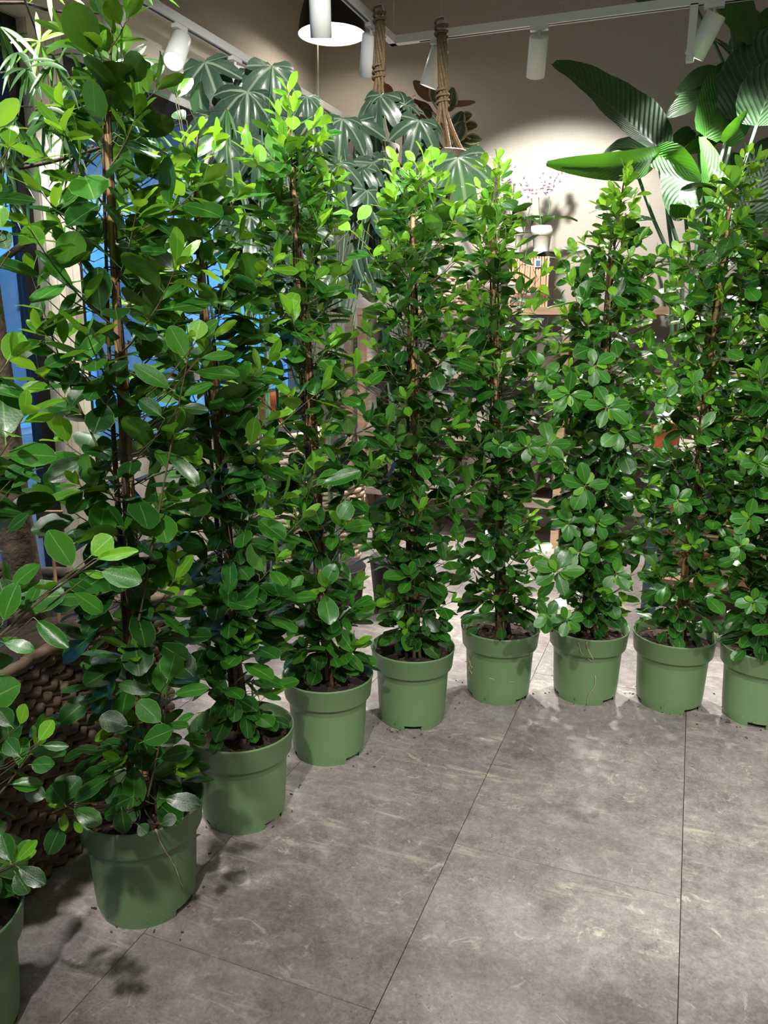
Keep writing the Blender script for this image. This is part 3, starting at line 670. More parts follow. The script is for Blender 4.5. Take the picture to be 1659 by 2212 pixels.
ficus(P2, 'tall potted ficus second in line, largest pot fully in view', (229, 262), (247, 8), 22, .85, [(0, .09), (.12, .10), (.3, .14), (.5, .2), (.62, .215), (.78, .18), (.9, .12), (1, .04)], nlat=56, lsize=0.102, core=173, face=.2,
      twigs=[(((285, 1090, .02), (215, 975, -.04), (150, 830, -.08), (120, 750, -.1), (70, 600, -.12)), dict(r=.003, young=3, key0='m', step=.045, size=.075)),
             (((300, 1340, 0), (380, 905, -.12), (412, 745, -.2)), dict(r=.003, young=2, key0='g', step=.07, size=.07)),
             (((320, 1720, 0), (355, 1560, -.1), (362, 1480, -.14)), dict(young=0, step=.06, size=.07)),
             (((300, 1780, 0), (200, 1750, -.1), (150, 1742, -.12)), dict(young=1, step=.07, size=.06))],
      feats=[(249, 120, 248, 54, 38, 'y', -.05), (204, 124, 166, 76, 40, 'y', -.05), (262, 152, 312, 92, 30, 'g', -.05), (304, 182, 356, 142, 40, 'y', -.05), (240, 42, 196, -6, 34, 'g', -.05), (236, 155, 208, 105, 36, 'm', -.03),
             (88, 596, 146, 546, 36, 'y', -.15), (150, 786, 230, 728, 52, 'g', -.15), (98, 744, 14, 770, 34, 'm', -.12), (118, 730, 82, 690, 48, 'm', -.1), (95, 640, 72, 690, 40, 'm', -.1), (118, 700, 165, 634, 26, 'g', -.12),
             (378, 846, 290, 786, 42, 'g', -.2), (356, 905, 300, 862, 38, 'm', -.18), (385, 880, 448, 884, 30, 'm', -.18), (420, 742, 432, 690, 56, 'y', -.22), (424, 738, 470, 690, 34, 'g', -.2), (426, 776, 505, 760, 30, 'g', -.2), (408, 780, 366, 704, 50, 'g', -.18), (205, 840, 275, 780, 42, 'm', -.1), (200, 900, 270, 890, 28, 'g', -.1),
             (360, 1476, 380, 1410, 58, 'g', -.22), (366, 1502, 448, 1484, 30, 'g', -.22), (354, 1566, 298, 1514, 50, 'g', -.2), (300, 1606, 374, 1576, 46, 'g', -.22), (344, 1500, 254, 1474, 20, 'm', -.2), (285, 1570, 215, 1550, 48, 'm', -.16), (345, 1724, 432, 1738, 40, 'm', -.14), (336, 1640, 420, 1620, 36, 'm', -.12), (322, 1610, 392, 1590, 30, 'm', -.12),
             (143, 1742, 105, 1694, 50, 'm', -.2), (150, 1738, 220, 1686, 34, 'm', -.2), (152, 1746, 218, 1778, 40, 'g', -.22), (146, 1760, 98, 1846, 46, 'm', -.22), (140, 1752, 138, 1796, 20, 'y', -.24), (158, 1770, 176, 1800, 16, 'y', -.24), (128, 1735, 168, 1680, 50, 'm', -.18), (105, 1725, 56, 1705, 40, 'm', -.15), (262, 1742, 270, 1800, 42, 'm', -.16), (296, 1780, 318, 1800, 44, 'm', -.16), (255, 1750, 225, 1765, 36, 'm', -.15), (345, 1780, 380, 1765, 28, 'm', -.15), (290, 1720, 235, 1745, 40, 'm', -.14)],
      roots=[((335, 1792), (352, 1830), (378, 1870), (398, 1925))])
ficus(P3, 'potted ficus third in line, dark leaves and bare cane near its top', (420, 372), (430, 285), 33, .8, SLIM, nlat=58, lsize=0.098, core=173, face=.15,
      twigs=[(((520, 1300, 0), (470, 1000, -.1), (560, 960, -.15)), dict(young=2, step=.05)), (((480, 1000, 0), (590, 930, -.06), (690, 845, -.1)), dict(young=3, step=.05, key0='g'))],
      feats=[(379, 216, 416, 170, 30, 'y', -.05), (382, 202, 361, 170, 28, 'g', -.05), (405, 355, 466, 288, 46, 'm', -.1), (410, 372, 454, 356, 28, 'y', -.1), (384, 488, 432, 424, 50, 'y', -.12), (372, 548, 316, 466, 50, 'm', -.08), (400, 552, 488, 518, 46, 'm', -.12), (404, 262, 376, 236, 36, 'm', -.05),
             (452, 672, 512, 620, 54, 'm', -.08), (460, 740, 524, 686, 52, 'm', -.08), (464, 800, 528, 735, 46, 'm', -.08), (490, 965, 535, 880, 60, 'm', -.06), (485, 1030, 545, 995, 48, 'm', -.08), (500, 1066, 570, 1020, 50, 'm', -.06), (500, 880, 570, 830, 46, 'm', -.08)])
ficus(P4, 'potted ficus fourth in line, in front of the drooping lobed leaves', (631, 362), (624, 205), 44, .75, SLIM, nlat=74, lsize=0.096, core=173, face=.2,
      twigs=[(((640, 830, 0), (600, 700, -.05), (690, 590, -.12)), dict(young=3, step=.045, key0='g')), (((690, 1200, 0), (650, 1120, -.12), (680, 1020, -.18)), dict(young=3, step=.05, key0='g'))],
      feats=[(625, 252, 618, 199, 32, 'y', -.05), (634, 216, 646, 195, 20, 'y', -.05), (627, 352, 656, 298, 36, 'g', -.08), (596, 371, 592, 340, 20, 'y', -.08), (602, 408, 602, 384, 24, 'y', -.08), (626, 482, 597, 440, 30, 'y', -.1), (630, 462, 606, 416, 38, 'm', -.1), (642, 498, 668, 446, 36, 'g', -.1), (640, 418, 690, 365, 50, 'g', -.1),
             (662, 620, 655, 555, 40, 'y', -.18), (678, 609, 706, 572, 26, 'y', -.18), (670, 642, 742, 620, 30, 'g', -.18), (612, 682, 641, 630, 40, 'y', -.16), (598, 714, 658, 697, 28, 'g', -.16), (575, 620, 545, 590, 36, 'g', -.1), (690, 600, 720, 560, 36, 'g', -.1),
             (678, 1022, 678, 980, 32, 'y', -.2), (684, 1050, 780, 1020, 34, 'g', -.2), (676, 1052, 735, 1015, 40, 'g', -.2), (760, 1080, 735, 1120, 42, 'g', -.16), (745, 1075, 748, 1120, 40, 'g', -.16)])
ficus(P5, 'potted ficus fifth in line, right behind the front notch of its pot', (892, 470), (915, 345), 55, .08, WIDE, nlat=89, lsize=0.088, core=199, face=.05,
      feats=[(910, 352, 948, 322, 32, 'y', -.05), (898, 353, 876, 326, 20, 'y', -.05), (902, 388, 931, 358, 36, 'y', -.06), (893, 396, 865, 362, 26, 'g', -.06), (898, 442, 896, 400, 40, 'y', -.08), (880, 480, 930, 440, 40, 'm', -.06), (905, 470, 870, 440, 34, 'g', -.06), (900, 520, 942, 495, 38, 'm', -.08), (770, 480, 800, 445, 30, 'y', -.1), (760, 500, 735, 480, 30, 'y', -.1), (860, 690, 815, 680, 26, 'y', -.15), (990, 560, 960, 530, 26, 'g', -.1)])
ficus(P6, 'potted ficus sixth in line, a root clump stuck on its pot', (1064, 440), (1076, 350), 66, .85, SPIRE, nlat=89, lsize=0.086, core=199, face=.12,
      feats=[(1071, 372, 1076, 337, 20, 'y', -.04), (1074, 372, 1094, 350, 14, 'y', -.04), (1078, 392, 1108, 366, 12, 'g', -.04), (1069, 427, 1066, 393, 32, 'g', -.06), (1064, 424, 1040, 410, 14, 'g', -.05), (1085, 430, 1104, 405, 16, 'g', -.05), (1060, 455, 1036, 430, 26, 'm', -.05), (1066, 470, 1078, 435, 22, 'y', -.06), (1062, 490, 1038, 468, 28, 'g', -.06), (1075, 518, 1104, 490, 34, 'm', -.06), (1045, 528, 1012, 510, 26, 'y', -.08), (1040, 540, 1022, 500, 24, 'y', -.08), (1055, 535, 1052, 500, 26, 'g', -.08)],
      rosettes=[(1140, 965, .062, -.22), (1180, 812, .06, -.2), (1080, 960, .055, -.2)], roots=[((1010, 1415), (1016, 1435), (1012, 1460)), ((1018, 1412), (1010, 1438), (1020, 1456)), ((1006, 1428), (1020, 1440), (1014, 1452)), ((1012, 1440), (1060, 1466), (1110, 1474))])
ficus(P7, 'bushy potted ficus seventh in line, long dry root hanging over its pot', (1320, 560), (1350, 372), 77, .9, [(0, .15), (.12, .22), (.35, .27), (.62, .28), (.74, .24), (.82, .09), (1, .035)], nlat=100, lsize=0.088, core=208, face=.55, droop=.5,
      feats=[(1349, 388, 1360, 354, 22, 'y', -.04), (1326, 457, 1312, 419, 36, 'y', -.06), (1335, 500, 1352, 464, 40, 'y', -.06), (1340, 430, 1365, 405, 22, 'y', -.05), (1330, 480, 1300, 470, 24, 'g', -.05), (1345, 520, 1375, 500, 26, 'y', -.05)],
      rosettes=[(1265, 1050, 0.081, -.28), (1312, 880, 0.077, -.28), (1205, 1235, 0.081, -.26), (1250, 1195, 0.058, -.24), (1230, 850, 0.072, -.26), (1285, 790, 0.067, -.24), (1340, 930, 0.070, -.24), (1185, 960, 0.070, -.22), (1290, 1130, 0.058, -.24), (1230, 1130, 0.064, -.2), (1330, 1240, 0.060, -.2), (1185, 1330, 0.058, -.2), (1225, 1340, 0.058, -.24)],
      roots=[((1268, 1386), (1268, 1400), (1282, 1424)), ((1250, 1388), (1254, 1410), (1280, 1430)), ((1286, 1460), (1286, 1480), (1270, 1505), (1268, 1522))])
ficus(P8, 'potted ficus eighth in line, bare pale stem at its base', (1578, 440), (1612, 335), 88, .85, [(0, .13), (.15, .2), (.4, .25), (.62, .26), (.74, .23), (.85, .12), (1, .05)], nlat=90, lsize=0.086, core=199, face=.15,
      feats=[(1630, 337, 1616, 311, 18, 'y', -.04), (1608, 374, 1588, 334, 24, 'g', -.05), (1592, 412, 1606, 366, 36, 'y', -.05), (1625, 350, 1668, 325, 18, 'y', -.05), (1560, 458, 1524, 440, 36, 'g', -.05), (1510, 480, 1488, 462, 28, 'y', -.08), (1518, 475, 1520, 445, 24, 'y', -.08), (1600, 520, 1640, 495, 34, 'g', -.08), (1455, 560, 1420, 530, 40, 'g', -.1), (1450, 600, 1480, 560, 44, 'g', -.1)],
      rosettes=[(1440, 860, .058, -.2), (1465, 1080, .055, -.18), (1500, 830, .05, -.2)])
ficus(P9, 'potted ficus at the right edge, cut off by the frame', (1720, 560), (1740, 470), 99, .05, [(0, .15), (.12, .2), (.35, .27), (.6, .27), (.78, .2), (.9, .11), (1, .04)], nlat=89, lsize=0.090, core=199, face=.4, droop=.3,
      rosettes=[(1620, 1120, .06, -.2), (1640, 1000, .058, -.22), (1600, 1180, .055, -.2), (1630, 1300, .055, -.2)])

# ------------------------------------------------------------------ lobed-leaf climbers behind the row
def lobed_mb(seed, droop=.55):
    r = random.Random(seed); lobes = [(-1.75, .52), (-.92, .82), (0, 1.0), (.92, .82), (1.75, .52)]; na, nr = 44, 4; vs = [(0, 0, 0)]; uv = [(0, 0)]
    for i in range(1, nr+1):
        for k in range(na+1):
            a = -2.35+4.7*k/na
            rad = .30
            for c, l in lobes:
                q = abs(a-c)/.47
                if q < 1: rad = max(rad, .30+(l-.30)*(1-q**1.8)**.7)
            if abs(a) > 2.2: rad = .12
            c0, dl = min(((c, l) for c, l in lobes), key=lambda t: abs(a-t[0])); da = a-c0
            q = rad*i/nr; x, y = q*math.sin(a), q*math.cos(a); d = q*abs(math.sin(da))
            z = .10*min(d, .16)*3.4-droop*q*q*(.8+.3*math.cos(a))+.02*math.sin(5*a+seed+6*q)
            vs.append((x, y, z)); uv.append((da*q/rad*1.6, q))
    mb = MB(); fs = [(0, 2+k, 1+k) for k in range(na)]
    fs += [(1+(i-1)*(na+1)+k, 1+(i-1)*(na+1)+k+1, 1+i*(na+1)+k+1, 1+i*(na+1)+k) for i in range(1, nr) for k in range(na)]
    return mb.add(vs, fs, 0, uv)
LOB = [lobed_mb(k, .45+.26*k).mesh('lobed_leaf', M['palm']) for k in range(4)]
def lobed_plant(label, base, height, apexes, fill, seed):
    r = random.Random(seed); root = thing('lobed_leaf_plant', label, 'plant', base, 'lobed leaf climbers behind the ficus row'); b = V(base)
    MB().lathe([(.12, 0), (.135, .02), (.16, .26), (.165, .27), (.16, .275), (.15, .26), (.001, .24)], 32).build('pot', M['dark'], root)
    tips = []
    for k in range(4):
        tp = (V((r.uniform(-.12, .12), r.uniform(-.1, .1), height*(1-.12*k)))); pts = [V((r.uniform(-.05, .05), r.uniform(-.05, .05), .22)), tp*.5+V((r.uniform(-.05, .05), 0, 0)), tp]
        MB().tube(polyline(pts, 12), [.010-.0055*i/11 for i in range(12)], 6).build('stem', M['stalk'], root); tips.append(pts)
    pt = MB()
    def leaf(p, d, n, L):
        k = r.randrange(4); link('leaf', LOB[k], root, mat=frame(p-b, d, n, L))
        j = r.randrange(4); st = tips[j][1].lerp(tips[j][2], r.uniform(.1, 1)); m = p-b
        if (st-m).length > .55: st = m+(st-m).normalized()*.5
        pt.tube([m, m.lerp(st, .5)+V((0, 0, -.02)), st], .0022, 5)
    for ax, ay, tx, ty, dz in apexes:
        D = depth((b.x, b.y, 1.8))+dz; p = atd(ax, ay, D); q = atd(tx, ty, D); L = (q-p).length*1.12
        d = (q-p).normalized()-fw*r.uniform(.1, .5)+V((0, 0, .12)); leaf(p, d, -fw*.75+V((0, 0, .75))+rt*r.uniform(-.3, .3), L*1.05)
    for x0, x1, y0, y1, cnt in fill:
        for _ in range(cnt):
            D = depth((b.x, b.y, 1.8))+r.uniform(-.15, .22); x, y = r.uniform(x0, x1), r.uniform(y0, y1); p = atd(x, y, D)
            a = r.gauss(-1.4, .7); d = rt*math.cos(a)+up*math.sin(a)-fw*r.uniform(-.4, .6); leaf(p, d, -fw*.5+V((0, 0, 1))+rt*r.uniform(-.4, .4), r.uniform(.11, .17))
    pt.build('leaf_stalks', M['stalk'], root, kind='stuff'); return root
def fl0(px, Y): p = onp(px, 900, 1, Y); return (p.x, Y, 0)
lobed_plant('climber with the highest drooping lobed leaves, nearest the window', fl0(560, 3.15), 2.25,
            [(443, 135, 470, 215, 0), (440, 140, 425, 230, .05), (537, 151, 535, 205, .05), (587, 143, 602, 228, 0), (534, 199, 548, 312, -.08), (572, 201, 585, 280, .05), (500, 215, 470, 290, .08), (590, 250, 560, 330, 0), (520, 260, 500, 330, .1), (450, 250, 440, 310, .05)],
            [(480, 640, 270, 470, 18), (470, 640, 440, 640, 16)], 5)
lobed_plant('climber with silvery lobed leaves behind the fourth ficus', fl0(715, 3.35), 2.05,
            [(663, 209, 672, 262, 0), (676, 262, 686, 345, -.08), (739, 257, 735, 330, -.05), (650, 260, 640, 330, .05), (720, 330, 705, 385, 0), (770, 262, 790, 330, .05), (782, 363, 765, 410, 0)],
            [(640, 800, 300, 450, 20), (640, 800, 430, 600, 18)], 6)
lobed_plant('climber with broad lobed leaves around the two rope hangers', fl0(870, 3.6), 2.05,
            [(820, 206, 795, 275, 0), (823, 207, 850, 235, 0), (874, 227, 872, 190, 0), (880, 228, 903, 240, 0), (872, 230, 850, 262, .03), (905, 260, 888, 326, -.06), (927, 262, 952, 302, -.04), (989, 341, 1008, 446, -.08), (832, 342, 815, 392, -.02), (835, 343, 856, 384, 0), (807, 399, 798, 448, -.03), (858, 398, 850, 445, 0), (905, 350, 890, 400, .05), (945, 330, 935, 400, .08)],
            [(790, 930, 330, 430, 12), (790, 930, 420, 560, 14)], 8)

# ------------------------------------------------------------------ long wicker trough with the narrow-leaved tree
bx0, bx1, by0, by1, bh = -2.16, -1.44, 1.12, 1.93, .63
tro = thing('wicker_planter', 'long brown wicker planter on the floor behind the front pots', 'planter', ((bx0+bx1)/2, (by0+by1)/2, 0))
o0 = tro.location
def strand_ring(w, d, zc, rad, ph, amp, per=.055, flare=0):
    pts = []; per_len = 2*(w+d); n = int(per_len/per)*2; c = .05
    for i in range(n):
        s = per_len*i/n; x = y = nx = ny = 0
        if s < d: x, y, nx, ny = w/2, -d/2+s, 1, 0
        elif s < d+w: x, y, nx, ny = w/2-(s-d), d/2, 0, 1
        elif s < 2*d+w: x, y, nx, ny = -w/2, d/2-(s-d-w), -1, 0
        else: x, y, nx, ny = -w/2+(s-2*d-w), -d/2, 0, -1
        q = amp*(1 if (i+ph) % 2 else -1); pts.append(V((x+nx*q, y+ny*q, zc+.006*math.sin(i*.9+zc*40)+rng.uniform(-.002, .002))))
    m = MB(); m.tube(pts+[pts[0], pts[1]], rad, 6, cap=False); return m
nrow = 23
for k in range(nrow):
    z = .018+k*(bh-.03)/(nrow-1); w = bx1-bx0-.012-.05*(1-k/nrow); d = by1-by0-.012-.05*(1-k/nrow)
    strand_ring(w, d, z, .0135 if k < nrow-1 else .018, k, .010 if k < nrow-1 else .003).build('wicker_strand', M['wicker'], tro)
st = MB()
for k in range(30):
    t = k/30*2*((bx1-bx0)+(by1-by0)); w, d = bx1-bx0-.03, by1-by0-.03
    if t < d: p = (w/2, -d/2+t)
    elif t < d+w: p = (w/2-(t-d), d/2)
    elif t < 2*d+w: p = (-w/2, d/2-(t-d-w))
    else: p = (-w/2+min(w, t-2*d-w), -d/2)
    st.tube([(p[0]*.95, p[1]*.95, .0), (p[0], p[1], bh)], .010, 5)
st.build('stakes', M['wicker'], tro, kind='stuff')
MB().box2((-.33, -.37, .02), (.33, .37, .56)).build('liner', M['dark'], tro, False)
sm = MB(); nx, ny = 22, 26; vs = []; rr = random.Random(3)
for i in range(nx+1):
    for j in range(ny+1): vs.append((-.33+.66*i/nx, -.37+.74*j/ny, .565+rr.uniform(0, .018)+.02*math.sin(i*.5)*math.cos(j*.4)))
sm.add(vs, [(i*(ny+1)+j, (i+1)*(ny+1)+j, (i+1)*(ny+1)+j+1, i*(ny+1)+j+1) for i in range(nx) for j in range(ny)]); sm.build('soil', M['soil'], tro)
def on(px, py, X=-1.75): return onp(px, py, 0, X)
tb = on(62, 1310); tr = thing('narrow_leaf_tree', 'indoor tree with bare grey trunk and thin drooping leaves, planted in the wicker trough', 'tree', (tb.x, tb.y, .56))
tl = tr.location
tp = [V((tb.x, tb.y, .56)), on(28, 1100), on(5, 900), on(-22, 700), on(-40, 560), on(-60, 300), on(-70, 60)]
m = MB(); q = polyline(tp, 24); m.tube([p-tl for p in q], [.052-.0011*i+(.012 if i == 0 else 0) for i in range(24)], 12); m.build('trunk', M['bark'], tr)
for pts, ra in ((((-45, 600), (60, 520), (120, 465), (160, 400), (178, 365), (200, 315)), .010), (((-30, 368), (50, 362), (110, 350), (220, 318), (330, 285), (390, 268)), .006), (((-60, 10), (0, 6), (60, 6), (100, 22), (170, 29), (228, 31)), .005), (((50, -10), (68, 40), (86, 90)), .004), (((160, 400), (190, 180), (200, 130)), .004), (((-20, 230), (60, 230), (100, 232)), .003), (((-20, 160), (60, 150)), .003), (((330, 285), (400, 250), (490, 235)), .003), (((178, 365), (250, 300), (256, 226)), .003)):
    m = MB(); q = polyline([onp(x, y, 0, -1.75+.12*math.sin(x*.05+y*.01)) for x, y in pts], 14); m.tube([p-tl for p in q], [ra*(1-.5*i/13) for i in range(14)], 6); m.build('branch', M['branch'], tr)
def whorl(px, py, tips, mat, X=-1.72, w=.0135):
    c = onp(px, py, 0, X); D = depth(c); mb = MB()
    for (tx, ty) in tips:
        e = atd(tx, ty, D+rng.uniform(-.05, .05)); d = e-c; L = d.length
        h = V((d.x, d.y, 0)); mid = c+d*.5+V((0, 0, .10*L+(.10*L if d.z < 0 else 0)))
        s = d.cross(-fw).normalized()*.8+d.cross(V((0, 0, 1))).normalized()*.4; s.normalize()
        rows = []; uv = []
        for i in range(8):
            t = i/7; p = c.lerp(mid, t).lerp(mid.lerp(e, t), t); ww = w*math.sin(math.pi*min(1, .06+t*.94))**.7*.5 if i < 7 else .0006
            nrm = s.cross((e-c).normalized())
            for k in (-1, 0, 1): rows.append(p+s*k*ww-nrm*(.25*ww if k == 0 else 0)-tl); uv.append((k, t))
        mb.add(rows, [(i*3+k, i*3+k+1, (i+1)*3+k+1, (i+1)*3+k) for i in range(7) for k in range(2)], 0, uv)
    mb.build('leaf', M[mat], tr)
WH = [((86, 90), [(78, 26), (120, 58), (176, 66), (132, 70), (12, 98), (26, 150), (60, 165), (112, 175), (70, 195)], 'needle_y'),
      ((58, 149), [(55, 205), (145, 154), (20, 198), (40, 250), (90, 215), (5, 170), (75, 240)], 'needle'),
      ((190, 184), [(155, 256), (212, 226), (246, 181), (138, 330), (96, 198), (120, 240), (176, 240), (228, 160)], 'needle'),
      ((254, 225), [(226, 300), (286, 302), (310, 350), (366, 318), (270, 400), (240, 330), (330, 280), (300, 250)], 'needle'),
      ((2, 58), [(96, 146), (62, 142), (42, 172), (20, 190), (-20, 120), (80, 120)], 'needle'),
      ((100, 233), [(72, 302), (48, 322), (92, 358), (130, 300), (150, 260), (60, 270), (110, 330)], 'needle'),
      ((387, 327), [(340, 380), (360, 410), (400, 400), (420, 380), (330, 350), (430, 350)], 'needle'),
      ((310, -22), [(272, -2), (286, 42), (330, 12), (348, 6), (388, 16), (300, 20), (365, -5)], 'needle_y'),
      ((490, 236), [(470, 352), (492, 366), (512, 300), (480, 320), (500, 330)], 'needle'),
      ((104, -20), [(112, 46), (190, 18), (60, 10), (140, 10)], 'needle_y'),
      ((200, 140), [(150, 190), (250, 170), (210, 205), (170, 210), (240, 200), (180, 110)], 'needle_y'),
      ((150, 250), [(110, 300), (170, 330), (190, 300), (140, 350), (210, 280), (120, 270)], 'needle'),
      ((30, 260), [(10, 330), (50, 340), (70, 310), (-10, 300), (30, 370)], 'needle'),
      ((330, 285), [(300, 330), (350, 350), (380, 330), (320, 370), (370, 290)], 'needle'),
      ((-5, 340), [(30, 400), (10, 420), (50, 380), (-20, 400)], 'needle')]
for k, (c, t, mt) in enumerate(WH): whorl(*c, t, mt, X=-1.24 if k in (1, 2, 3, 5, 10, 11) else -1.72)
for k in range(16): 
    x, y = rng.uniform(-10, 300), rng.uniform(60, 420); whorl(x, y, [(x+rng.uniform(-70, 70), y+rng.uniform(-10, 95)) for _ in range(6)], 'needle', X=-1.85+rng.uniform(-.15, .1), w=.011)
for k in range(11):
    x, y = rng.uniform(20, 330), rng.uniform(110, 400); whorl(x, y, [(x+rng.uniform(-75, 75), y+rng.uniform(-5, 105)) for _ in range(7)], 'needle', X=-1.27+rng.uniform(-.05, .08), w=.010)
# chalk label stuck in the trough
sg = onp(108, 1125, 0, -1.62); sb = thing('chalk_label', 'small black chalk label standing in the wicker planter', 'sign', (sg.x, sg.y, .57))
zr = Matrix.Rotation(math.radians(24), 4, 'Z')
def rbox(a, b): 
    m = MB().box2(a, b); m.v = [tuple(zr @ V(q)) for q in m.v]; return m
top = onp(124, 1100, 0, -1.62).z-.57
rbox((-.035, -.003, top-.075), (.035, .003, top)).build('board', M['board'], sb, False); rbox((-.037, -.004, top), (.037, .004, top+.003)).build('edge', M['bamboo'], sb, False)
rbox((-.004, -.002, -.02), (.004, .002, top-.06)).build('peg', M['bamboo'], sb, False)
def text(body, size, parent, loc, rot, mat, name='lettering', shear=.15):
    c = bpy.data.curves.new(name, 'FONT'); c.body = body; c.size = size; c.align_x = 'CENTER'; c.shear = shear; c.extrude = .0004; c.materials.append(mat)
    o = link(name, to_mesh(c), parent); o.location = loc; o.rotation_euler = rot; return o
text('engreesone', .0145, sb, zr @ V((0, -.0036, top-.03)), (math.pi/2, 0, math.radians(24)), M['chalk']); text('l      i', .014, sb, zr @ V((-.005, -.0036, top-.052)), (math.pi/2, 0, math.radians(24)), M['chalk'])

# ------------------------------------------------------------------ rack against the back wall
RY0, RY1, RX0, RX1 = 5.02, 5.5, -2.15, .28
def z_at(px, py, Y=RY0): return onp(px, py, 1, Y).z
S1, S2, S3, S4 = z_at(1000, 664), z_at(880, 800), z_at(940, 935), z_at(930, 1064)
rk = thing('plant_rack', 'wooden shelf rack stocked with grey pots against the back wall', 'rack', ((RX0+RX1)/2, (RY0+RY1)/2, 0))
cx, cy = (RX0+RX1)/2, (RY0+RY1)/2
for z in (S1, S2, S3, S4): MB().box2((RX0-cx, RY0-cy, z-.045), (RX1-cx, RY1-cy, z)).build('shelf_plank', M['wood' if z == S1 else 'greywood'], rk, False)
px1 = onp(752, 850, 1, RY0).x
for x in (RX0+.03, px1, -.75, RX1-.03):
    for y in (RY0+.03, RY1-.03): MB().box2((x-cx-.025, y-cy-.025, 0), (x-cx+.025, y-cy+.025, S1-.045)).build('post', M['wood'], rk, False)
def lathe_pot(prof, mat, label, loc, name='plant_pot', group=None, saucer=False, extra=None):
    t = thing(name, label, 'pot', loc, group); MB().lathe(prof, 36).build('body', mat, t)
    return t
def ribbed(r, h, n=7, taper=.82):
    prof = [(r*taper*.98, 0)]
    for i in range(n):
        z = h*(.06+.80*i/n); rr_ = r*(taper+(1-taper)*(i+.5)/n); prof += [(rr_, z), (rr_*1.03, z+h*.05), (rr_, z+h*.095)]
    return prof+[(r*1.02, h*.9), (r*1.05, h*.92), (r*1.05, h), (r*.95, h), (r*.9, h*.85), (.001, h*.82)]
def plainpot(r, h, taper=.75, rim=True):
    p = [(r*taper*.97, 0), (r*taper, .004)]
    p += [(r*.95, h*.72), (r*1.03, h*.73), (r*1.05, h*.985), (r*1.03, h)] if rim else [(r*.98, h*.96), (r, h)]
    return p+[(r*.93, h), (r*.88, h*.8), (.001, h*.78)]
names_col = ['by the left post', 'second from the left post', 'in the middle of its shelf', 'right of the middle', 'near the right post', 'at the right post']
def shelfpx(px, sz, Y): return V((onp(px, 800, 1, Y).x, Y, sz))
k = 0
for sz, pxs, which in ((S2, (790, 860, 930, 1000, 1090, 1180), 'second rack shelf'), (S3, (790, 880, 960, 1040, 1130, 1230), 'third rack shelf'), (S4, (790, 870, 950, 1040, 1140, 1240), 'bottom rack shelf')):
    for j, px in enumerate(pxs):
        p = shelfpx(px, sz, 5.2); r_ = .105 if sz != S4 else .11; h_ = (S1-S2-.09 if sz == S2 else (S2-S3-.1 if sz == S3 else S3-S4-.1))
        if sz == S3 and j == 1:
            lathe_pot([(q[0], q[1]) for q in plainpot(.135, h_*.95, .85, False)], M['mottle'], 'dark mottled metal pot on the third rack shelf', p)
        elif (j+k) % 3 == 2: lathe_pot(plainpot(r_, h_*.8), M['potgrey'], f'smooth grey clay pot on the {which}, {names_col[j]}', p, group='grey clay pots on the rack')
        else: lathe_pot(ribbed(r_, h_*.85), M['potgrey'], f'ribbed grey clay pot on the {which}, {names_col[j]}', p, group='grey clay pots on the rack')
    k += 1
# top shelf: slatted planter, orchids, small pots, baskets
TOPZ = S1
sl0, sl1 = onp(1098, 600, 1, 5.1).x, onp(1186, 600, 1, 5.1).x; slh = onp(1140, 545, 1, 5.1).z-TOPZ
sp = thing('slatted_planter', 'pinkish slatted wooden planter with a black liner on the rack top', 'planter', ((sl0+sl1)/2, 5.24, TOPZ)); sw = (sl1-sl0)/2
MB().box2((-sw+.012, -.12, .004), (sw-.012, .12, slh)).build('liner', M['dark'], sp, False)
n = 15
for k in range(n):
    x = -sw+.01+(2*sw-.02)*k/(n-1); MB().box2((x-.006, -.136, 0), (x+.006, -.122, slh*.92)).build('slat', M['slat'], sp, False)
    if k < n-1 and k % 2 == 0: MB().box2((x+.006, -.130, 0), (x+.014, -.121, slh*.72)).build('slat', M['slat'], sp, False)
for zf in (.2, .8): MB().box2((-sw, -.124, slh*zf), (sw, -.119, slh*zf+.012)).build('rail', M['slat'], sp, False)
c1 = onp(1162, 568, 1, 5.09); MB().box2((-.016, -.142, -.02), (.016, -.138, .02)); tg = MB().box2((c1.x-sp.location.x-.018, -.143, c1.z-TOPZ-.024), (c1.x-sp.location.x+.018, -.140, c1.z-TOPZ+.024)); tg.build('photo_tag', M['paper'], sp, False)
tg = MB().box2((c1.x-sp.location.x-.013, -.1445, c1.z-TOPZ-.018), (c1.x-sp.location.x+.013, -.143, c1.z-TOPZ+.015)); tg.build('tag_print', M['fglass'], sp, False)
c2 = onp(1165, 540, 1, 5.09); rm = Matrix.Rotation(.4, 3, 'Y').inverted(); MB().box((c2.x-sp.location.x, -.142, c2.z-TOPZ), (.07, .002, .036), 0, rm).build('price_tag', M['paper'], sp, False)
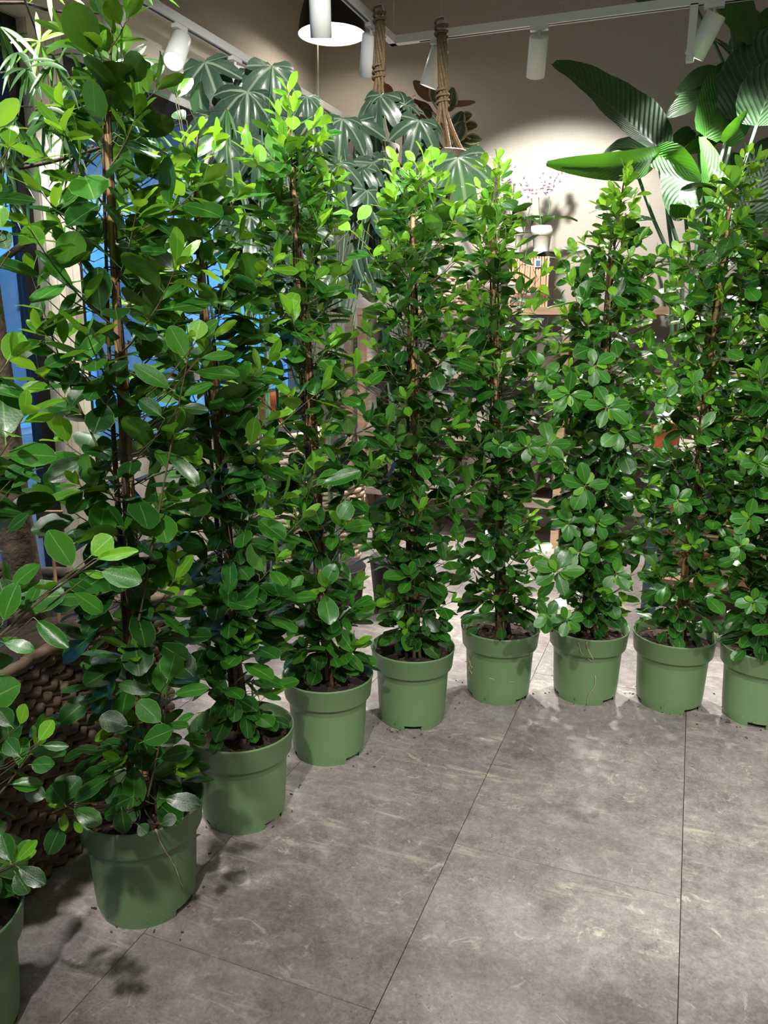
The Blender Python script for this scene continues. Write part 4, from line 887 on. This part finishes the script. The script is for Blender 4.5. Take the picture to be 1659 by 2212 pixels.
def orchid(px, base_px, stems, label, nleaf=4, seed=1):
    r = random.Random(seed); Y = 5.3; p = onp(base_px[0], base_px[1], 1, Y); z0 = TOPZ+slh; p.z = z0
    t = thing('potted_orchid', label, 'orchid', p, 'orchids above the slatted planter')
    h = onp(px, 489, 1, Y).z-z0; s = h/.15
    MB().lathe([(.05*s, 0), (.09*s, .003), (.092*s, .012), (.05*s, .012)], 28).build('saucer', M['dark'], t)
    MB().lathe([(.040*s, .008), (.052*s, h*.66), (.058*s, h*.68), (.062*s, h), (.056*s, h), (.05*s, h*.85), (.001, h*.84)], 32).build('pot', M['potwhite'], t)
    for k in range(nleaf):
        a = k*math.pi/nleaf*2+.4; d = V((math.cos(a), math.sin(a)*.5, 0)); mb = MB(); rows = []; uv = []
        for i in range(7):
            q = i/6; c = V((0, 0, h))+d*.20*s*q+V((0, 0, .14*s*q-.12*s*q*q)); w = .03*s*math.sin(math.pi*(.08+.9*q))
            sd = d.cross(V((0, 0, 1))).normalized()
            for u in (-1, 0, 1): rows.append(c+sd*u*w+V((0, 0, abs(u)*.01*s))); uv.append((u, q))
        mb.add(rows, [(i*3+u, i*3+u+1, (i+1)*3+u+1, (i+1)*3+u) for i in range(6) for u in range(2)], 0, uv); mb.build('leaf', M['strel_y'], t)
    for pts in stems:
        q = [V((0, 0, h*.8))]+[onp(x, y, 1, Y-.02)-p for x, y in pts]; MB().tube(polyline(q, 16), .0035, 5).build('flower_stem', M['stalk'], t)
        e0, e1 = q[-2], q[-1]
        for k in range(8):
            c = e0.lerp(e1, k/7)+V((r.uniform(-.05, .05), -r.uniform(0, .05), r.uniform(-.03, .03))); fm = MB(); R_ = .036*r.uniform(.8, 1.1); nn = V((r.uniform(-.5, .5), -1, r.uniform(-.3, .3))).normalized(); ux = nn.orthogonal().normalized(); uy = nn.cross(ux)
            for j in range(5):
                a = j*2*math.pi/5+r.random()*.2; dd = ux*math.cos(a)+uy*math.sin(a); ee = nn.cross(dd); w = .62 if j % 2 else .45
                fm.add([c, c+dd*R_*.5+ee*R_*w*.6, c+dd*R_+nn*R_*.1, c+dd*R_*.5-ee*R_*w*.6, c+dd*R_*.55+nn*R_*.22], [(0, 1, 4), (1, 2, 4), (2, 3, 4), (3, 0, 4)], 0)
            fm.lathe([(.001, .008), (.006, .004), (.008, -.004), (.001, -.008)], 6, 1, c+nn*.01); fm.build('flower', [M['petal'], M['lip']], t)
orchid(1170, (1170, 522), [((1165, 450), (1163, 415), (1195, 372)), ((1187, 455), (1186, 410), (1208, 374))], 'pale pink orchid in the right white pot above the slatted planter', seed=4)
orchid(1105, (1108, 524), [((1112, 460), (1118, 425), (1148, 402)), ((1100, 450), (1088, 405), (1098, 372)), ((1140, 470), (1150, 430), (1122, 395))], 'pale pink orchid in the left white pot above the slatted planter', seed=9)
def bush(name, label, cat, loc, pot, nleaf, L, W_, mat, spread, seed, up_=.7, group=None, droop=.35, nseg=7):
    r = random.Random(seed); t = thing(name, label, cat, loc, group)
    ph = 0
    if pot:
        MB().lathe(plainpot(pot[0], pot[1]), 28).build('pot', pot[2], t); ph = pot[1]*.8
    for k in range(nleaf):
        a = r.uniform(0, 6.28); d = V((math.cos(a), math.sin(a), 0))*r.uniform(.3, 1)*spread; l = L*r.uniform(.7, 1.15); mb = MB(); rows = []; uv = []
        for i in range(nseg):
            q = i/(nseg-1); c = V((d.x*.08*pot[0] if pot else 0, 0, ph))+d*l*q+V((0, 0, l*(up_*q-droop*1.3*q*q))); w = W_*math.sin(math.pi*(.06+.92*q))**.8
            sd = d.cross(V((0, 0, 1))).normalized()
            for u in (-1, 0, 1): rows.append(c+sd*u*w+V((0, 0, abs(u)*w*.3))); uv.append((u, q))
        mb.add(rows, [(i*3+u, i*3+u+1, (i+1)*3+u+1, (i+1)*3+u) for i in range(nseg-1) for u in range(2)], 0, uv); mb.build('leaf', M[mat], t)
    return t
g = onp(1150, 640, 1, 5.12); bush('small_houseplant', 'small silver-leaved plant in a grey pot below the slatted planter', 'plant', (g.x, 5.075, TOPZ), (.035, .085, M['potgrey']), 7, .16, .024, 'spider', 1, 3, .75)
g = onp(1368, 560, 1, 5.2); bush('strap_leaf_plant', 'bushy plant with thin grey-green strap leaves by the back wall', 'plant', (min(g.x, .18), 5.22, TOPZ), (.09, .14, M['potgrey']), 70, .42, .011, 'spider', 1, 5, 1.1, droop=.6)
def round_basket(label, loc, r0, r1, h, mat, n, rad, handle=False):
    t = thing('wicker_basket', label, 'basket', loc, 'round wicker baskets'); rr = random.Random(int(h*1000)+n)
    for k in range(n):
        z = rad+(h-2*rad)*k/(n-1); R_ = r0+(r1-r0)*k/(n-1); q = []
        for i in range(48): a = 2*math.pi*i/48; q.append((math.cos(a)*(R_+(.006 if (i//2+k) % 2 else -.006)), math.sin(a)*(R_+(.006 if (i//2+k) % 2 else -.006)), z+.003*math.sin(5*a+k)))
        MB().tube(q+q[:2], rad, 5, cap=False).build('wicker_strand', mat, t)
    MB().lathe([(.001, .01), (r0-.02, .01), (r1-.02, h-.03), (.001, h-.05)], 28).build('liner', M['dark'], t)
    if handle:
        for s_ in (-1, 1): MB().tube([(s_*r1, -.05, h-.02), (s_*(r1+.01), -.045, h+.05), (s_*(r1+.012), 0, h+.09), (s_*(r1+.01), .045, h+.05), (s_*r1, .05, h-.02)], .012, 7).build('handle', M['jute'], t)
    return t
g = onp(965, 600, 1, 5.2); round_basket('pale wicker basket on the rack top behind the fifth ficus', (g.x, 5.22, TOPZ), .10, .12, .22, M['wickerl'], 11, .010)
def fly(px, Y): return V((onp(px, 800, 1, Y).x, Y, 0))
g = fly(585, 3.75); round_basket('big pale wicker basket on the floor between third and fourth ficus', g, .20, .25, .88, M['wickerl'], 27, .0155)
g = fly(705, 4.25); round_basket('pale wicker basket on the floor behind the fourth ficus', g, .19, .22, .55, M['wickerl'], 17, .0155)
# orange pots on the floor under the window
g = onp(452, 1180, 2, 0); lathe_pot(plainpot(.10, .2), M['terra'], 'orange terracotta pot standing on the floor near the window', (g.x, g.y, 0))
g = onp(340, 800, 1, 4.6); 
lathe_pot(plainpot(.12, .25), M['terra'], 'orange terracotta pot on a stand by the window sill', (-2.46, 4.4, .75)); tb_ = thing('plant_stand', 'low grey plant stand by the window', 'stand', (-2.46, 4.5, 0))
MB().box2((-.2, -.35, .71), (.2, .35, .75)).build('top', M['potgrey'], tb_, False)
for sx in (-1, 1):
    for sy in (-1, 1): MB().box2((sx*.17-.02, sy*.32-.02, 0), (sx*.17+.02, sy*.32+.02, .71)).build('leg', M['potgrey'], tb_, False)

# ------------------------------------------------------------------ worn blue table at the right with its plants
TBZ = onp(1450, 975, 1, 3.85).z
ta = thing('display_table', 'worn blue-legged display table behind the right-hand ficus', 'table', (.55, 4.25, 0))
lx = onp(1410, 1200, 1, 3.87).x-.55
MB().box2((lx-.06, -.42, TBZ-.04), (1.0, .45, TBZ)).build('table_top', M['potgrey'], ta, False)
MB().box2((lx-.04, -.40, TBZ-.13), (.98, -.37, TBZ-.04)).build('apron', M['bluewood'], ta, False)
for x in (lx, .94):
    for y in (-.38, .4): MB().box2((x-.034, y-.034, 0), (x+.034, y+.034, TBZ-.04)).build('leg', M['bluewood'], ta, False)
MB().box2((lx, -.36, .20), (.94, .4, .225)).build('lower_shelf', M['wood'], ta, False)
g = onp(1560, 1040, 1, 4.2); bxx = thing('crate', 'pale wooden crate on the lower shelf of the blue table', 'crate', (g.x, 4.25, .225))
for z in (.04, .14, .24):
    for y in (-.18, .18): MB().box2((-.28, y-.008, z-.042), (.28, y+.008, z+.042)).build('slat', M['wood'], bxx, False)
    for x in (-.28, .28): MB().box2((x-.008, -.18, z-.042), (x+.008, .18, z+.042)).build('slat', M['wood'], bxx, False)
MB().box2((-.27, -.17, 0), (.27, .17, .01)).build('bottom_board', M['wood'], bxx, False)
g = onp(1440, 780, 1, 4.1); round_basket('pale wicker basket with rope handles on the blue table', (.19, 4.07, TBZ), .15, .18, onp(1440, 715, 1, 4.12).z-TBZ, M['wickerl'], 15, .012, True)
g = onp(1500, 900, 1, 3.98); lathe_pot(plainpot(.085, .17), M['terra'], 'terracotta pot on the blue table beside the chalk tag', (.47, 3.95, TBZ))
g = onp(1355, 930, 1, 3.98); lathe_pot(plainpot(.07, .13), M['terra'], 'terracotta pot on the left end of the blue table', (.55+lx+.01, 3.93, TBZ))
g = onp(1622, 900, 1, 4.0); bush('silver_houseplant', 'silvery leafy plant in a terracotta pot on the blue table', 'plant', (.66, 3.98, TBZ), (.085, .17, M['terra']), 16, .2, .03, 'spider', 1, 12, .8)
g = onp(1495, 800, 1, 3.95); cl = thing('chalk_tag', 'small black chalk tag on a stick at the front of the blue table', 'sign', (g.x-.03, 3.855, TBZ)); hz = g.z-TBZ
MB().box2((-.035, -.003, hz-.05), (.035, .003, hz+.03)).build('board', M['board'], cl, False); MB().box2((-.004, -.002, 0), (.004, .0025, hz-.05)).build('peg', M['bamboo'], cl, False)
text('An', .034, cl, (0, -.0036, hz-.005), (math.pi/2, 0, 0), M['chalk'])
g = onp(1655, 640, 1, 4.35); round_basket('tall dark wicker basket beneath the big banana-like leaves', (g.x+.12, 4.42, TBZ), .2, .23, onp(1640, 520, 1, 4.35).z-TBZ, M['wickerd'], 30, .015)

# ------------------------------------------------------------------ banana-like plant (upper right)
SB = onp(1490, 700, 1, 4.4); SB.y = 4.45; SB.z = TBZ
sr = thing('banana_like_plant', 'large plant with broad banana-like leaves on tall stalks', 'plant', SB); SD = depth((SB.x, SB.y, 1.9))
MB().lathe(plainpot(.15, .26), 32).build('pot', M['potgrey'], sr)
def big_leaf(base, tip, w, mat, dz=0, bendz=.0, fold=.25, sway=0, face=None, stalk=None, n=14, wavy=.03):
    D = SD+dz; a = atd(*base, D); e = atd(*tip, D+bendz); d = (e-a); L = d.length; t = d.normalized()
    nn = (-fw+V((0, 0, .5)) if face is None else V(face)); s = t.cross(nn).normalized(); nn = s.cross(t).normalized()
    W_ = w/FPX*D*.5; rows = []; uv = []; ph = rng.random()*6
    for i in range(n+1):
        q = i/n; c = a+d*q+nn*(sway*L*math.sin(math.pi*q))
        ww = W_*(math.sin(math.pi*min(1, (.03+.97*q)**.72))**.5 if q < 1 else .16)
        for k in (-1, -.6, -.25, 0, .25, .6, 1):
            z = fold*abs(k)*ww+wavy*ww*math.sin(q*26+abs(k)*2+ph)*abs(k)+.10*ww*math.sin(q*7+k*2+ph)*abs(k)
            rows.append(c+s*k*ww+nn*z-SB); uv.append((k, q*L*2.2))
    mb = MB(); mb.add(rows, [(i*7+k, i*7+k+1, (i+1)*7+k+1, (i+1)*7+k) for i in range(n) for k in range(6)], 0, uv)
    mb.build('leaf', M[mat], sr)
    m = MB(); m.tube([a+d*q+nn*(sway*L*math.sin(math.pi*q))-nn*.006-SB for q in np.linspace(0, .9, 10)], [.007-.0006*i for i in range(10)], 5); m.build('midrib', M['stalk'], sr)
    if stalk:
        q = [a]+[atd(x, y, D+.02*j) for j, (x, y) in enumerate(stalk)]+[SB+V((rng.uniform(-.07, .07), rng.uniform(-.07, .07), .18))]
        MB().tube([p-SB for p in polyline(q, 18)], [.0075+.006*i/17 for i in range(18)], 7).build('leaf_stalk', M['stalk'], sr)
big_leaf((1428, 330), (1194, 138), 118, 'strel', 0, .25, .5, .03, -fw*.7+V((0, 0, .9))-rt*.25, ((1446, 500), (1455, 560)))
big_leaf((1420, 338), (1180, 353), 60, 'strel_y', -.12, -.35, .3, .14, -fw*.8+V((0, 0, -.5)), ((1440, 450), (1475, 560)))
big_leaf((1395, 322), (1300, 335), 60, 'strel', .15, .2, .3, .1, None)
big_leaf((1408, 330), (1512, 392), 64, 'strel_y', -.1, -.2, .35, .12, -fw*.8+V((0, 0, -.3)), ((1372, 362), (1410, 470), (1450, 560)))
big_leaf((1523, 297), (1574, 138), 104, 'strel_y', -.05, .12, .2, .03, -fw+rt*.2, ((1521, 420), (1520, 560)))
big_leaf((1552, 150), (1460, 205), 42, 'strel', .1, -.1, .3, .06, -fw+V((0, 0, .4)))
big_leaf((1545, 195), (1441, 254), 54, 'strel', .05, -.1, .3, .04, -fw+V((0, 0, .4)))
big_leaf((1588, 262), (1705, 55), 175, 'strel', -.05, -.1, .25, .02, -fw*.8+V((0, 0, .6))-rt*.5, ((1575, 330), (1545, 420), (1510, 560)))
big_leaf((1634, 272), (1700, 110), 125, 'strel', -.2, -.1, .2, .02, -fw*.7+V((0, 0, .7))-rt*.5, ((1600, 380), (1560, 560)))
big_leaf((1568, 312), (1596, 195), 70, 'strel', .05, .1, .3, .02, -fw-rt*.4, ((1545, 380), (1510, 540)))
big_leaf((1566, 310), (1622, 238), 46, 'strel_y', -.08, -.1, .3, .05, -fw+V((0, 0, -.4)), ((1550, 370), (1530, 540)))
big_leaf((1546, 500), (1512, 296), 82, 'strel_y', -.12, .02, .5, .03, -fw+rt*.4, ((1540, 560),))
big_leaf((1468, 368), (1462, 478), 96, 'strel', -.05, -.1, .3, .06, -fw+V((0, 0, .4)), ((1478, 440), (1490, 560)))
big_leaf((1450, 440), (1530, 462), 60, 'strel', -.1, -.1, .2, .08, -fw*.5+V((0, 0, 1)))
big_leaf((1496, 282), (1442, 328), 40, 'strel', .12, 0, .3, .03, -fw+V((0, 0, .3)), ((1510, 330), (1505, 540)))
big_leaf((1546, 298), (1478, 332), 40, 'strel_y', .08, 0, .3, .05, -fw+V((0, 0, .2)))
big_leaf((1538, -40), (1622, 95), 84, 'strel_y', .05, -.15, .3, .06, -fw+V((0, 0, -.3)))
big_leaf((1582, 118), (1524, 74), 30, 'strel', .1, 0, .2, .05, V((0, 0, 1))-fw*.5)
big_leaf((1640, 60), (1575, 105), 50, 'strel', .2, 0, .3, .05, None)
big_leaf((1440, -12), (1368, -4), 40, 'strel', .1, -.05, .3, .05, -fw+V((0, 0, -.4)), ((1495, 0), (1567, 140), (1590, 230), (1560, 400), (1515, 560)))
big_leaf((1640, 30), (1690, 95), 60, 'strel_y', 0, -.05, .3, .05, -fw+V((0, 0, -.4)), ((1568, -20), (1590, 130), (1575, 350), (1520, 560)))
big_leaf((1610, 470), (1680, 300), 120, 'strel', .1, .1, .3, .05, None, ((1590, 520),))
big_leaf((1590, 500), (1640, 360), 90, 'strel', .15, .1, .3, .05, None, ((1570, 540),))
big_leaf((1560, 470), (1590, 330), 60, 'strel', .2, .1, .3, .05, None, ((1550, 540),))
big_leaf((1590, 540), (1670, 470), 80, 'strel', .1, -.1, .3, .08, -fw*.5+V((0, 0, 1)))
big_leaf((1530, 560), (1640, 590), 90, 'strel', .0, -.1, .3, .08, -fw*.5+V((0, 0, 1)))
big_leaf((1400, 640), (1310, 690), 70, 'strel', .1, -.1, .3, .12, -fw*.5+V((0, 0, 1)))

# ------------------------------------------------------------------ jute hangers and the variegated plant
def hanger(top, spread0, pot_px, tail, label, Y, rub):
    a = onp(*top, 1, Y); t = thing('rope_plant_hanger', label, 'plant hanger', a, 'jute rope hangers')
    def L_(x, y): return onp(x, y, 1, Y)-a
    MB().tube([(0, 0, .0), (0, 0, ZC-a.z)], .0025, 5).build('cord', M['cord'], t)
    MB().tube([V((.022*math.cos(q), 0, .035+.022*math.sin(q)*1.4)) for q in np.linspace(0, 6.28, 14)], .003, 5).build('hook', M['white'], t)
    s0 = L_(*spread0); pc_ = L_(*pot_px); R_ = .115
    for k in range(7):
        an = 2*math.pi*k/7; tw_ = .018; pts = []
        for i in range(26):
            q = i/25
            if q < .5: z = s0.z*q*2; rr = tw_*(1+.3*math.sin(9*q+k)); an2 = an+q*7
            else: u = (q-.5)*2; z = s0.z+(pc_.z-s0.z)*u; rr = tw_+(R_-tw_)*u**1.3; an2 = an+3.5
            x = s0.x*min(1, q*2)+(pc_.x-s0.x)*max(0, q*2-1); pts.append(V((x+rr*math.cos(an2), rr*math.sin(an2), z)))
        MB().tube(pts, .0085, 6).build('rope', M['jute'], t)
    for zf in (.04, .93): 
        c = s0*zf; MB().tube([c+V((.03*math.cos(q), .03*math.sin(q), .004*q-.012)) for q in np.linspace(0, 18, 46)], .006, 5).build('knot', M['jute'], t)
    MB().lathe([(.001, -.09), (.07, -.09), (.105, -.03), (.115, .04), (.108, .045), (.10, 0), (.001, 0)], 28, 0, pc_).build('bowl', M['wickerd'], t)
    te = L_(*tail)
    for k in range(5):
        an = k*1.256; MB().tube([pc_+V((.09*math.cos(an), .09*math.sin(an), -.07)), pc_+V((.02*math.cos(an), .02*math.sin(an), -.15)), pc_.lerp(te, .6)+V((.018*math.cos(an), .018*math.sin(an), 0)), te+V((.022*math.cos(an), .022*math.sin(an), .03*k))], .009, 6).build('tail', M['jute'], t)
    return t, pc_+a
hanger((820, 42), (818, 180), (815, 335), (846, 470), 'jute rope plant hanger with the left rope, nearest the pendant lamp', 4.0, False)
_, rc = hanger((953, 68), (956, 235), (962, 350), (946, 615), 'jute rope plant hanger with the right rope, in front of reddish leaves', 4.0, True)
rp = thing('rubber_plant', 'variegated rubber plant with cream-edged and reddish leaves on the rack top', 'plant', (onp(1046, 560, 1, 5.28).x, 5.30, TOPZ))
rl = rp.location
MB().lathe(plainpot(.11, .17), 32).build('pot', M['potgrey'], rp)
rtop = onp(960, 230, 1, 5.28)
for k in range(3): MB().tube(polyline([V((.02*k, 0, .12)), V((.03*math.sin(k), .02, .5)), rtop-rl-V((.02*k, 0, .10*k))], 12), .008, 6).build('stem', M['stem'], rp)
RM = {k: leaf_mb(91, 6, .06, .27, .9, .12, .1).mesh('rubber_leaf_'+k, [M[k], M['stalk']]) for k in ('rubber', 'rubber_r')}
for bx_, by_, tx_, ty_, w_, mt in ((935, 222, 895, 172, 36, 'rubber_r'), (938, 225, 942, 172, 30, 'rubber'), (970, 245, 978, 188, 32, 'rubber'), (960, 232, 1026, 216, 18, 'rubber_r'), (935, 240, 902, 216, 18, 'rubber_r'), (940, 245, 880, 205, 16, 'rubber_r'), (930, 240, 905, 228, 26, 'rubber_r'), (975, 290, 998, 240, 38, 'rubber'), (980, 310, 1000, 262, 40, 'rubber'), (985, 300, 1022, 315, 36, 'rubber'), (990, 300, 1035, 325, 38, 'rubber'), (985, 310, 1012, 350, 36, 'rubber'), (985, 315, 995, 345, 32, 'rubber'), (1000, 300, 1040, 300, 34, 'rubber'), (995, 275, 1030, 270, 34, 'rubber'), (1000, 320, 1036, 348, 34, 'rubber'), (990, 262, 1018, 246, 36, 'rubber'), (935, 255, 915, 235, 30, 'rubber'), (925, 262, 900, 250, 26, 'rubber_r'), (1005, 352, 1060, 395, 24, 'rubber'), (845, 215, 828, 180, 30, 'rubber_r'), (850, 225, 870, 205, 26, 'rubber_r'), (870, 230, 895, 205, 18, 'rubber_r')):
    D = depth((rl.x, 5.2, 2.2)); a = atd(bx_, by_, D); e = atd(tx_, ty_, D-.06); d = e-a; L_ = d.length
    link('leaf', RM[mt], rp, mat=frame(a-rl, d, -fw+V((0, 0, .4)), L_, (w_/FPX*D)/(.54*L_)))
    MB().tube([a-rl, V(((a-rl).x*.5+.5*(rtop-rl).x, 0, (a-rl).z-.05))], .003, 4).build('leaf_stalk', M['stalk'], rp)
# ------------------------------------------------------------------ crumbs and a scrap on the floor
g = onp(1572, 1562, 2, 0); fs_ = thing('fallen_leaf', 'tiny dry orange leaf scrap on the floor by the last pot', 'leaf', (g.x, g.y, .001))
MB().add([(-.012, 0, 0), (0, -.006, .006), (.013, .001, .001), (.001, .007, .008), (0, 0, .002)], [(0, 1, 4), (1, 2, 4), (2, 3, 4), (3, 0, 4)]).build('blade', M['chip'], fs_, False)
cr = MB(); rr = random.Random(5)
for (bx, by) in (P2, P3, P4, P5, P6, P7, P8, P9):
    for k in range(16):
        a, q = rr.uniform(0, 6.28), RB+abs(rr.gauss(.015, .05)); z = rr.uniform(.002, .005)
        cr.box((bx+q*math.cos(a), by+q*math.sin(a), z/2), (rr.uniform(.002, .010), rr.uniform(.002, .004), z), 0, Matrix.Rotation(rr.uniform(0, 3), 3, 'Z'))
o = cr.build('soil_crumbs', M['chip'], None, False, kind='stuff', label='dark soil crumbs scattered on the floor around the green pots', category='soil')
